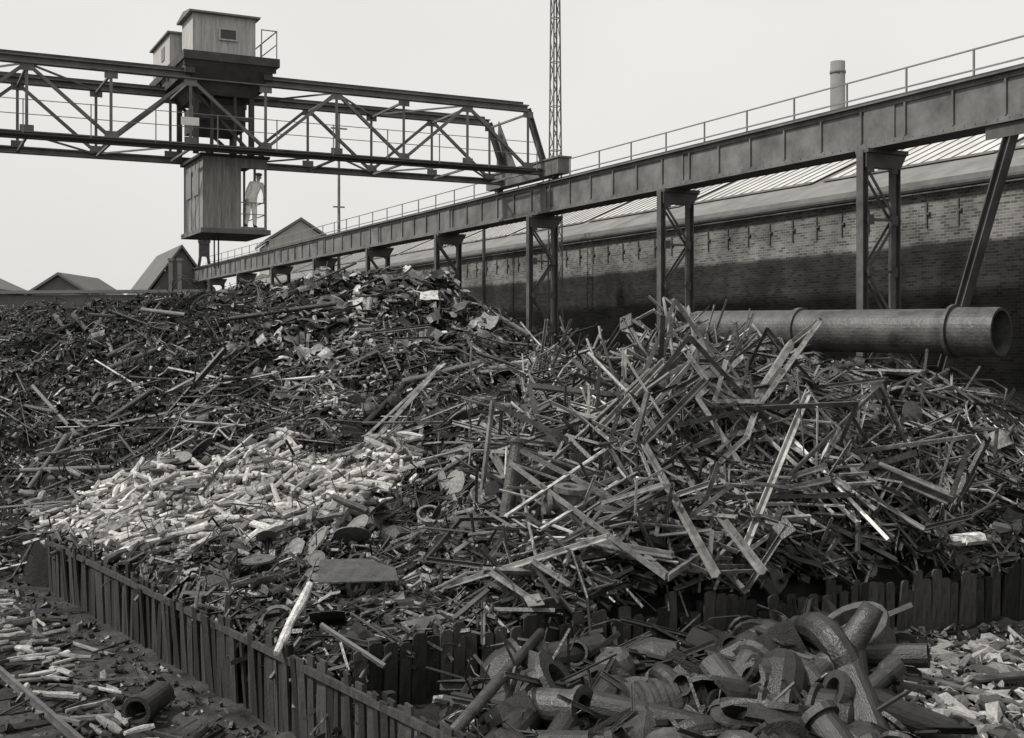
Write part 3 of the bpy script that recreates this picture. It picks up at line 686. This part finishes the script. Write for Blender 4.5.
# plates
x,y=wedge(380,16,34,-.4,.42,lambda x,y:C(x,y)&~pz(x,y)); l=rng.uniform(.15,.6,380); K_pla.put(x,y,(-.4,.5),np.c_[l,l*rng.uniform(.25,1,380),l],tone(380,.12,2.6,3),(0.02,.18),roll=.8)
x,y=wedge(320,31,39,-.21,-.02,C); l=rng.uniform(.15,.6,320); K_pla.put(x,y,(-.4,.5),np.c_[l,l*rng.uniform(.3,1,320),l],tone(320,.25,4.6,2.6),(0.02,.3),roll=.8)
x,y=wedge(170,30.5,37,-.20,-.12,C); l=rng.uniform(.15,.55,170); K_pla.put(x,y,(-.3,.6),np.c_[l,l*rng.uniform(.25,.6,170),l],tone(170,.8,5.0,1.4),(0.08,.3),roll=.8,pt=False)
x,y=wedge(70,12,20,-.02,.4,lambda x,y:nb(x,y)); l=rng.uniform(.3,.9,70); K_pla.put(x,y,(-.4,.8),np.c_[l,l*rng.uniform(.25,1,70),l],tone(70,.06,.5,2),(0.02,.35),roll=.9)
# pipes
x,y=wedge(120,16.8,26,.0,.42,Dt); K_pip.put(x,y,(-.1,.4),sc3(120,.25,2.2,.07,.22,2),tone(120,.3,1.8,2),(0.05,.25))
x,y=wedge(110,22,36,-.4,.05,C); K_pip.put(x,y,(-.1,.15),sc3(110,.5,3.2,.06,.16,1.3),tone(110,.3,2.0,2),(0.05,.25))
# billets
def cA(x,y):
    j=rng.uniform(-.5,.5,np.shape(x)); w_=.35*np.sin(x*2.1)+.3*np.sin(x*4.7)
    return (s1f(x,y)>.25)&(y+j>21.7+w_+np.clip(x+3.2,0,3)*.9)&(y+j<26.3+w_-np.clip(x+5.2,0,4)*.45)&(x+j<-1.8)
x,y=wedge(1500,21,28.5,-.42,-.05,cA); K_bil.put(x,y,(-.15,.25),sc3(1500,.35,.85,.10,.17,1.2),tone(1500,.22,1.5,1.0),(0.02,.35),pt=False)
x,y=wedge(150,21,28,-.40,-.07,cA); K_rod.put(x,y,(-.1,.3),uni(150,.4,1.2),tone(150,.1,.8,1),(0.2,.4))
x,y=wedge(260,28,34,-.17,-.09,lambda x,y:np.abs(x+4.1+.3*np.sin(y*2))<.65); K_bil.put(x,y,(-.3,.3),sc3(260,.15,.42,.05,.11),tone(260,.2,1.3,1.2),(0.05,.25))
x,y=wedge(130,28,36,-.25,.0,C); K_bil.put(x,y,(-.2,.3),sc3(130,.15,.4,.04,.08),tone(130,.15,.9,1),(0.05,.2))
x,y=wedge(140,15.5,23,-.35,.0,C); K_bil.put(x,y,(-.1,.2),sc3(140,.25,.9,.06,.13),tone(140,.1,.9,1.5),(0.02,.1))
x=rng.uniform(-10.5,-4.5,120); y=22.5+(x+9.5)*(-1.45)+rng.normal(-.7,.6,120); ok=(s1f(x,y)<-.4)&(y<23.8)&(y>14.5); x,y=x[ok],y[ok]; n=len(x)
K_bil.put(x,y,(-.05,.15),sc3(n,.3,.9,.06,.13),tone(n,.1,1.1,1.6),(0.04,.14),label="pale billet dropped on the cinder ground outside the fence",pt=False)
# rubble
x,y=wedge(700,13.6,19.5,.30,.46,lambda x,y:b2(x,y)&(x>4.7)&(s2f(x,y)<-1.2)); l=.06+.3*rng.uniform(0,1,700)**2.5; K_rub.put(x,y,(-.5,.5),np.c_[l*1.6,l*.8,l*.45],tone(700,.2,1.3,1),(0,.08),pt=False)
x,y=wedge(120,15,24,-.36,.3,C); l=.06+.15*rng.uniform(0,1,120)**2; K_rub.put(x,y,(-.5,.5),np.c_[l,l*.8,l*.7],tone(120,.1,.7,2),(0,.08))
# debris
x,y=wedge(15000,15,34,-.45,.47,C); l=.04+.14*rng.uniform(0,1,15000)**2; K_deb.put(x,y,(-.8,.8),np.c_[l*1.6,l,l],tone(15000,.05,2.2,4),(-.02,.08))
x,y=wedge(11000,28,45,-.45,.05,C); l=.05+.18*rng.uniform(0,1,11000)**2; K_deb.put(x,y,(-.8,.8),np.c_[l*1.6,l,l],tone(11000,.05,.8,3.4),(-.02,.12))
x,y=wedge(3500,11.5,20,-.06,.47,lambda x,y:b2(x,y)&(s1f(x,y)>.3)); l=.03+.13*rng.uniform(0,1,3500)**2; K_deb.put(x,y,(-.8,.8),np.c_[l*1.6,l,l],tone(3500,.08,1.0,2.8),(-.02,.06))
x=rng.uniform(-12,-1,7500); y=rng.uniform(11,25,7500); ok=s1f(x,y)<-.15; x,y=x[ok],y[ok]; n=len(x); l=.02+.13*rng.uniform(0,1,n)**3; K_deb.put(x,y,(-.8,.8),np.c_[l*1.6,l,l],tone(n,.06,1.2,3.4),(-.01,.05))
x=rng.uniform(-10,-2,90); y=rng.uniform(13,24,90); ok=s1f(x,y)<-.4; x,y=x[ok],y[ok]; n=len(x); K_bar.put(x,y,(-.03,.1),sc3(n,.3,1.3,.03,.07),tone(n,.1,1.1,2),(0.04,.1),label="iron bar lying on the cinder ground outside the fence")
# spill right behind and over the fences
tt=rng.uniform(0,1,650); x=Ax+7*1.35*tt+rng.uniform(-.02,.45,650); y=Ay-9.6*1.35*tt+rng.uniform(-.02,.35,650); ok=(s1f(x,y)>.04)&(y>11.2); x,y=x[ok],y[ok]; n=len(x)
K_bar.put(x,y,(-.2,.35),sc3(n,.15,.8,.03,.08),tone(n,.08,1.2,2.2),(.05,.32)); 
tt=rng.uniform(0,1,700); x=Dx+13*tt-.2; y=Dy+6.4*tt+rng.uniform(.0,.6,700); ok=s2f(x,y)>.03; x,y=x[ok],y[ok]; n=len(x); K_bar.put(x,y,(-.3,.35),sc3(n,.2,1.1,.025,.08),tone(n,.08,1.4,2.4),(.1,.4))
tt=rng.uniform(0,1,90); x=Dx+13*tt-.2; y=Dy+6.4*tt+rng.uniform(.1,.6,90); ok=s2f(x,y)>.05; x,y=x[ok],y[ok]; n=len(x); l=rng.uniform(.25,.6,n); K_pla.put(x,y,(-.6,.5),np.c_[l,l*.7,l],tone(n,.08,.9,2),(.1,.35),roll=.9)
for K in (K_bar,K_bil,K_rod,K_pla,K_pip,K_elb,K_cas,K_coi,K_rub,K_deb): K.build()

# riveted angle iron assemblies -------------------------------------
def frame_mesh(k):
    mb=MB(); pr=angle(.055,.011); U=(0,0,1)
    if k==0:
        a,b=1.1,.45
        for p,q in [((-a,-b,0),(a,-b,0)),((a,-b,0),(a,b,0)),((a,b,0),(-a,b,0)),((-a,b,0),(-a,-b,0)),((-.35,-b,0),(-.35,b,0)),((.4,-b,0),(.4,b,0))]: mb.prism(p,q,pr,U)
    elif k==1:
        a,b=1.25,.2
        mb.prism((-a,-b,0),(a,-b,0),pr,U).prism((-a,b,0),(a,b,0),pr,U)
        for i in range(9): mb.beam((-a+.12+i*.28,-b,0),(-a+.12+i*.28,b,0),.035)
    elif k==2:
        mb.prism((-1.3,-.4,0),(1.3,-.4,0),pr,U).prism((-1.3,-.4,0),(0,.6,0),pr,U).prism((1.3,-.4,0),(0,.6,0),pr,U).prism((0,-.4,0),(0,.6,0),pr,U).beam((-.65,-.4,0),(-.65,.1,0),.04).beam((.65,-.4,0),(.65,.1,0),.04)
    elif k==3:
        mb.prism((-1,-.5,0),(1,-.5,0),pr,U).prism((-1,.5,0),(1,.5,0),pr,U).prism((-1,-.5,0),(-1,.5,0),pr,U).prism((1,-.5,0),(1,.5,0),pr,U).beam((-1,-.5,0),(1,.5,0),.05,.02).beam((-1,.5,.02),(1,-.5,.02),.05,.02)
    elif k==4:
        mb.prism((-1.2,0,0),(1.2,.1,0),channel(.08,.13,.015),U).prism((1.2,.1,0),(1.0,.1,.9),pr,(0,1,0)).prism((-1.2,0,0),(-1.1,0,.8),pr,(0,1,0)).prism((-1.1,0,.78),(.2,.05,.02),pr,(0,1,0)).prism((-.2,0,.02),(1.0,.1,.88),pr,(0,1,0))
    elif k==5:
        mb.prism((-.9,-.3,0),(.9,-.3,0),pr,U).prism((-.9,.3,0),(.9,.3,.1),pr,U).prism((.9,-.3,0),(.9,.3,.1),pr,U).prism((-.9,-.3,0),(-.9,.3,.1),pr,U).prism((-.9,-.3,0),(-.9,-.3,.6),pr,(0,1,0)).prism((.9,-.3,0),(.9,-.3,.6),pr,(0,1,0)).beam((0,-.3,0),(0,.3,.05),.04)
    elif k==6:
        mb.prism((-1.5,0,0),(1.4,.1,0),channel(.08,.08,.015),U).prism((-1.5,0,0),(1.0,1.0,.1),pr,U).prism((1.35,.1,0),(1.0,1.0,.1),pr,U).prism((0,.05,0),(-.2,.52,.05),pr,U).prism((.7,.08,0),(.35,.72,.08),pr,U)
        mb.box(-1.6,-.05,-.01,-1.3,.15,.01).box(.88,.85,.07,1.1,1.08,.09)
    else:
        mb.prism((-1.5,-.22,0),(1.5,-.22,0),pr,U).prism((-1.5,.22,0),(1.5,.22,0),pr,U)
        for i in range(8): mb.beam((-1.5+i*.375,-.22 if i%2 else .22,.01),(-1.125+i*.375,.22 if i%2 else -.22,.01),.045,.015)
    return mb
def bend(mb,k,j):
    out=MB(); out.F=mb.F; a=.10+.12*j; 
    out.V=[(x+.05*math.sin(2.2*y+j),y+a*.5*math.sin(1.3*x+k),z+a*math.sin(1.7*x+j*2+k)*(.4+abs(x)*.5)+.12*j*y*x) for x,y,z in mb.V]
    return out.mesh("iron_trellis",M_iron_o)
fm=[[bend(frame_mesh(k),k,j) for j in range(3)] for k in range(8)]
flab=["rectangular angle iron frame with two cross bars tilted in the scrap","rusted iron ladder lying on the scrap heap","triangular riveted truss piece sticking out of the scrap","cross braced rectangular iron frame in the scrap","broken braced channel bracket on the scrap heap","angle iron stand with short legs on the scrap","long triangular braced roof truss fragment in the scrap","length of zigzag laced lattice girder in the scrap"]
def put_frames(n,x,y,tl,ll=(0.05,.45),smin=.6,smax=1.2,tn=(.4,3.4),rl=.8):
    Mx=frames(x,y,tl[0],tl[1],roll=rl); z=hz(x,y)
    for i in range(n):
        k=int(rng.integers(0,8)); o=bpy.data.objects.new("iron_trellis",fm[k][int(rng.integers(0,3))]); col.objects.link(o); s=rng.uniform(smin,smax)
        M=Mx[i]; zz=z[i]+rng.uniform(*ll)+abs(M[2][0])*.2*s
        o.matrix_world=Matrix(((M[0][0],M[0][1],M[0][2],x[i]),(M[1][0],M[1][1],M[1][2],y[i]),(M[2][0],M[2][1],M[2][2],zz),(0,0,0,1)))@Matrix.Scale(s,4)
        t=tn[0]+(tn[1]-tn[0])*rng.uniform()**2; o.color=(t,t,t,1); tag(o,flab[k],"iron frame","iron frames tangled in the scrap heap")
x,y=wedge(190,17.2,26,.0,.42,Dt); put_frames(190,x,y,(-.1,.45),(.05,.35),smin=.5,smax=1.3,tn=(.3,4.6))
x,y=wedge(30,18.4,22.5,.03,.30,Dt); put_frames(30,x,y,(-.05,.2),(.25,.45),1.2,1.7,tn=(.6,3.4),rl=.5)
x,y=wedge(40,20,26,.2,.44,lambda x,y:D(x,y)&pz(x,y)); put_frames(40,x,y,(-.08,.08),(-.02,.05),.6,1.1,rl=.15)
x,y=wedge(26,23,33,-.3,.03,C); put_frames(26,x,y,(-.1,.2),(0.05,.15),.6,1.0)

mb=MB(); mb.lathe((0,0,-.03),(0,0,1),[(0,.05),(0,1.0),(.1,1.0),(.1,.86),(.05,.84),(.05,.25),(.14,.22),(.14,.05)],22)
dm=mb.mesh("cast_disc",M_iron_o)
mb=MB(); mb.lathe((0,0,-.05),(0,0,1),[(0,.8),(0,1.0),(.14,1.0),(.14,.8)],22); rm=mb.mesh("iron_hoop",M_iron_o)
mb=MB(); mb.lathe((0,0,-.02),(0,0,1),[(0,0),(0,1.0),(.05,1.0),(.12,.3),(.12,0)],22,closed=False); lm=mb.mesh("manhole_cover",M_iron_o)
def put_round(x,y,s,t,tilt=.4,kind=None):
    Mx=frames(np.array([x]),np.array([y]),-tilt,tilt,roll=tilt)[0]; k=kind if kind is not None else int(rng.integers(0,3))
    nm,me,lab=[("cast_disc",dm,"dished iron wheel lying in the scrap"),("iron_hoop",rm,"plain iron ring lying in the scrap"),("manhole_cover",lm,"round iron lid lying on the scrap")][k]
    o=bpy.data.objects.new(nm,me); col.objects.link(o); M=Mx; z=float(hz(x,y))+.22
    o.matrix_world=Matrix(((M[0][0],M[0][1],M[0][2],x),(M[1][0],M[1][1],M[1][2],y),(M[2][0],M[2][1],M[2][2],z),(0,0,0,1)))@Matrix.Scale(s,4)
    o.color=(t,t,t,1); tag(o,lab,nm.replace("_"," "),"round castings in the scrap heap")
for x,y,s in [(-.3,27,.38),(-.9,27.3,.34),(.2,27.6,.36),(-.6,28.3,.34)]: put_round(x,y,s,1.7,.15,2)
x,y=wedge(85,16,30,-.3,.42,C)
for a,b in zip(x,y): put_round(a,b,rng.uniform(.1,.34),rng.uniform(.3,2.2),.8)
x,y=wedge(14,12.5,19,.02,.3,nb)
for a,b in zip(x,y): put_round(a,b,rng.uniform(.15,.38),rng.uniform(.15,.6),.8)

# ------------------------------------------------------------------ big pipe on the heap
P0=Vector((9.75,23.9,5.16)); P1=P0+Vector((-.68,.73,.012)).normalized()*7.6
e=thing("large_pipe","large cast iron pipe with socket end lying on the scrap crest","pipe",loc=P0)
mb=MB(); Lp=7.6
mb.lathe(P0,P1,[(0,.43),(.0,.49),(.12,.50),(.9,.50),(.98,.47),(Lp,.46),(Lp,.40),(.62,.40),(.5,.42)],40)
part("barrel",mb,M_pipe,e,P0,smooth=False)
dd=(P1-P0).normalized()
mb=MB(); mb.lathe(P0+dd*.95,P1,[(0,.45),(0,.56),(.07,.56),(.07,.45)],40).lathe(P0+dd*4.6,P1,[(0,.45),(0,.52),(.12,.52),(.12,.45)],40); part("collar",mb,M_pipe,e,P0)

def single(name,label,cat,mb,m,loc,smooth=False,color=1.0):
    o=link(name,mb.mesh(name,m,loc,smooth)); o.location=loc; o.color=(color,)*3+(1,); return tag(o,label,cat)
mb=MB(); a=Vector((1.7,21.4,3.55)); mb.add([a,a+Vector((.75,-.1,.35)),a+Vector((.25,.1,.75)),a+Vector((.01,.03,0)),a+Vector((.76,-.07,.35)),a+Vector((.26,.13,.75))],[(0,1,2),(5,4,3),(0,3,4,1),(1,4,5,2),(2,5,3,0)])
single("triangular_plate","triangular sheet iron plate standing up from the scrap","iron plate",mb,M_iron_o,a,color=1.4)
c=Vector((.85,18.7,2.15)); mb=MB()
mb.lathe(c,c+Vector((.1,-.1,1)),[(0,.1),(0,.24),(.06,.24),(.06,.17),(.5,.17),(.5,.26),(.58,.26),(.58,.12)],18); mb.lathe(c+Vector((0,0,.3)),c+Vector((-.6,-.2,.35)),[(0,.05),(0,.12),(.3,.12),(.3,.18),(.36,.18),(.36,.09)],16)
single("valve_body","old flanged valve body standing among the bars","valve",mb,M_iron_o,c,color=1.1)
c=Vector((-.1,19.5,2.1)); mb=MB(); mb.lathe(c,c+Vector((.15,.1,1)),[(0,.06),(0,.12),(1.25,.11),(1.25,.17),(1.32,.17),(1.32,.08)],14)
single("standing_pipe","flanged pipe standing upright out of the scrap","pipe",mb,M_iron_o,c,color=.9)
mb=MB(); a=Vector((-2.9,17.9,1.38)); mb.add([a,a+Vector((1.2,.1,.02)),a+Vector((1.1,.55,.12)),a+Vector((.6,.9,.2)),a+Vector((-.1,.8,.2)),a+Vector((0,0,-.02)),a+Vector((1.2,.1,0)),a+Vector((1.1,.55,.1)),a+Vector((.6,.9,.18)),a+Vector((-.1,.8,.18))],[(0,1,2,3,4),(9,8,7,6,5),(0,5,6,1),(1,6,7,2),(2,7,8,3),(3,8,9,4),(4,9,5,0)])
single("flat_sheet","flat dusty iron sheet lying on the scrap near the fence","iron sheet",mb,M_iron_o,a,color=.5)
mb=MB(); a=Vector((-2.8,16.6,1.62)); b=Vector((-2.95,15.0,1.08)); mb.tubepath([a,a.lerp(b,.3)+Vector((.02,0,.02)),a.lerp(b,.55)+Vector((-.02,0,-.01)),a.lerp(b,.75),b],[.05,.07,.055,.065,.04],7)
single("pale_pole","long pale rough billet leaning over the fence top","billet",mb,M_pale_o,a,color=1.3)
mb=MB(); a=Vector((.38,15.6,1.2)); b=Vector((-.8,12.3,.75)); mb.tubepath([a,a.lerp(b,.5),b],[.06,.075,.07],9)
single("timber_pole","dark round timber pole propped across the near bin","pole",mb,M_iron_o,a,True,color=.4)
c=Vector((1.3,13.7,.75)); d=Vector((.9,.25,.05)).normalized(); mb=MB()
pr=[(0,.18)]
for i in range(5): pr+=[(i*.17,.33),(i*.17+.07,.33),(i*.17+.08,.29),(i*.17+.16,.29)]
pr+=[(.9,.33),(.9,.18)]
mb.lathe(c,c+d,pr,24); single("ribbed_drum","ribbed cast iron drum lying in the near scrap bin","drum",mb,M_iron_o,c,color=.45)
c=Vector((.2,14.0,.75)); mb=MB(); mb.lathe(c,c+Vector((.7,-.5,.1)),[(0,.12),(0,.26),(.06,.26),(.06,.2),(.7,.2),(.7,.26),(.76,.26),(.76,.15)],22); single("flanged_pipe","short thick flanged pipe lying in the near bin","pipe",mb,M_iron_o,c,color=.5)
c=Vector((3.3,14.8,.5)); mb=MB(); pts=[];rr=[]
for i in range(10):
    t=i/9; an=t*1.7; pts.append(c+Vector((1.0*t+.25*math.sin(an),.3*t,.15+1.1*(1-math.cos(an))*.8))); rr.append(.29-.15*t)
mb.tubepath(pts,rr,12); mb.lathe(pts[0],pts[0]*2-pts[1],[(0,.24),(0,.36),(.06,.36),(.06,.18)],18)
single("curved_elbow","large dark tapered iron elbow rising from the near scrap bin","pipe elbow",mb,M_iron_o,c,True,color=.35)
c=Vector((2.6,14.0,.35)); mb=MB(); pts=[c+Vector((math.cos(a)*.6,.1*a,math.sin(a)*.55)) for a in [i*.25 for i in range(12)]]; mb.tubepath(pts,[.16]*12,12)
single("hooped_elbow","bent iron pipe bend lying in the near scrap bin","pipe elbow",mb,M_iron_o,c,True,color=.4)
a=Vector((5.6,15.7,.42)); b=Vector((8.4,16.6,.42)); mb=MB(); mb.prism(a,b,ibeam(.2,.22,.03)); single("steel_joist","steel joist lying on pale rubble","steel joist",mb,M_iron_o,a,color=.6)
a=Vector((4.6,16.6,.55)); b=Vector((6.6,14.7,.35)); mb=MB(); mb.prism(a,b,channel(.14,.2,.03)); single("steel_channel","steel channel laid across the rubble edge","steel channel",mb,M_iron_o,a,color=1.0)
c=Vector((-4.75,16.3,.2)); mb=MB(); mb.lathe(c,c+Vector((-.1,-1,.02)),[(0,.10),(0,.17),(.75,.17),(.75,.2),(.88,.2),(.88,.14),(.75,.10)],20); single("pipe_stub","dark pipe stub lying on cinders outside the fence","pipe",mb,M_iron_o,c,color=.25)
c=Vector((7.4,20.6,1.5)); mb=MB()
for k in range(3):
    q=c+Vector((k*.33-.3,.03*k,.03*k)); mb.prism(q,q+Vector((.36,.1,.02)),[(-.14,-.06),(-.05,-.1),(.08,-.09),(.15,-.02),(.1,.08),(-.06,.1),(-.14,.04)])
single("cement_sacks","pale crumpled sacks lying against the scrap","sacks",mb,M_pale_o,c,color=1.5)

# ------------------------------------------------------------------ fences
def board(w_,h,round_,m):
    mb=MB(); t=.018
    top=[(w_/2,h-.03),(w_*.32,h-.0),(-w_*.28,h),(-w_/2,h-.035)] if round_ else [(w_/2,h-.01),(-w_/2,h)]
    pr=[(-w_/2,0),(w_/2,0)]+top; n=len(pr)
    mb.add([(x,-t,z) for x,z in pr]+[(x,t,z) for x,z in pr],[tuple(range(n)),tuple(range(n,2*n))[::-1]]+[(i,(i+1)%n,n+(i+1)%n,n+i) for i in range(n)])
    return mb.mesh("board",m)
def fence(label,a,b,h,m,step,rnd_,rs,ps,rails,jag):
    a=Vector((*a,0));b=Vector((*b,0)); d=(b-a); Lf=d.length; d.normalize(); ang=math.atan2(d.y,d.x)
    e=thing("timber_fence",label,"fence",loc=a); e.rotation_euler=(0,0,ang)
    bms=[board(step*q,hh,rnd_,m) for q,hh in ((.96,h),(.86,h*1.03),(.93,h*.97),(.80,h*.95),(.95,h*1.06))]
    n=int(Lf/step)
    for i in range(n):
        if random.random()<.02: continue
        o=bpy.data.objects.new("board",random.choice(bms)); col.objects.link(o); o.parent=e
        o.location=(i*step+step/2,random.uniform(-.02,.02),-.05); o.rotation_euler=(random.gauss(0,.03)+.03,random.gauss(0,.022),random.gauss(0,.08)); s=1+random.gauss(0,jag); o.scale=(1,1,s)
    x=.3
    while x<Lf:
        mb=MB(); mb.beam((x,ps*.11,-.1),(x,ps*.11,h*.95),.12,.12); part("post",mb,m,e); x+=2.6
    for z in rails:
        mb=MB(); mb.prism((0,rs*.06,h*z),(Lf,rs*.06,h*z),rect(.05,.09)); part("rail",mb,m,e)
    return e
fence("low dark board fence holding back the scrap heap",(-9.3,24.1),(.4,10.8),1.12,M_fence,.165,False,-1,1,(.86,),.03)
fence("uneven blunt topped board fence between two scrap bins",(-2.05,15.45),(11.4,22.06),1.15,M_fence2,.2,True,1,1,(.8,.3),.07)

# ------------------------------------------------------------------ rail track
e=thing("railway_track","single narrow railway track on the cinder yard outside the fence","railway track",loc=(-7.55,17.7,0)); e.rotation_euler=(0,0,math.atan2(-2.9,2.15))
for y in (0,-1.45):
    mb=MB(); mb.prism((-12,y,.11),(9,y,.11),ibeam(.06,.12,.018)); part("rail",mb,M_track,e)
for i in range(30):
    mb=MB(); mb.box(-12+i*.72,-1.8,-.08,-11.76+i*.72,.25,.03); part("sleeper",mb,M_fence,e)

# ------------------------------------------------------------------ distant buildings
def gable(name,label,x,y,w_,dp,ze,zr,rot,m=M_far,chim=False):
    e=thing(name,label,"building",loc=(x,y,0)); e.rotation_euler=(0,0,rot)
    a,b=w_/2,dp/2
    mb=MB(); mb.add([(-a,-b,-.2),(a,-b,-.2),(a,b,-.2),(-a,b,-.2),(-a,-b,ze),(a,-b,ze),(a,b,ze),(-a,b,ze),(0,-b,zr),(0,b,zr)],[(0,1,5,8,4),(2,3,7,9,6),(0,4,7,3),(1,2,6,5),(0,3,2,1)])
    part("wall",mb,m,e)
    mb=MB(); o_=.4
    for s in (-1,1):
        mb.add([(s*(a+o_),-b-o_,ze-.2+.05),(0,-b-o_,zr+.05),(0,b+o_,zr+.05),(s*(a+o_),b+o_,ze-.15),(s*(a+o_),-b-o_,ze+.1),(0,-b-o_,zr+.3),(0,b+o_,zr+.3),(s*(a+o_),b+o_,ze+.1)],[(0,1,2,3),(7,6,5,4),(0,4,5,1),(2,6,7,3),(3,7,4,0)])
    rf=part("roof",mb,M_farroof,e)
    for k in (-.5,.0,.5):
        mb=MB(); mb.box(k*a-.5,-b-.05,ze-2.4,k*a+.5,-b-.01,ze-.9); part("window",mb,M_darkglass,e)
    if chim:
        mb=MB(); mb.box(-.5,b*.5,zr-.5,.5,b*.5+1,zr+.9); part("chimney",mb,m,rf)
gable("workshop","distant gabled workshop with steep dark roof",-29.2,102,5.2,14,8.4,12.3,.42,M_farroof)
gable("house","pale gabled house beyond the runway",-20.3,112,5.6,9,13.8,15.7,.3,M_far,False)
gable("low_house","distant house with low dark pitched roof",-41.5,115,5.2,10,9.2,10.9,0,M_farroof)
gable("low_house","distant house with low dark pitched roof",-51.5,115,7,10,9.6,11.2,.1,M_farroof)
gable("long_shed","long low pale shed beyond the scrap heap",-31,130,36,8,8.6,9.6,.05,M_far)
e=thing("boundary_wall","long pale coped boundary wall behind the heap","wall",loc=(-27,50,0))
mb=MB(); mb.add([(0,0,-.2),(13,5,-.2),(13,5.4,-.2),(0,.4,-.2),(0,0,6.8),(13,5,7.1),(13,5.4,7.1),(0,.4,6.8)],[(0,1,5,4),(1,2,6,5),(2,3,7,6),(3,0,4,7),(4,5,6,7)]); part("wall",mb,M_roofing,e)
mb=MB(); mb.prism((-.1,.2,6.95),(13.1,5.2,7.25),rect(.7,.14)); part("coping",mb,M_far,e)
for x in (-28.6,-27.9):
    e=thing("chimney_stack","thin dark chimney rising beside the workshop roof","chimney",loc=(x+1.9,94,0),group="chimneys by the workshop")
    mb=MB(); mb.box(-.16,-.16,0,.16,.16,11.2).box(-.22,-.22,11.2,.22,.22,11.4); part("shaft",mb,M_farroof,e)
bpy.context.view_layer.update()
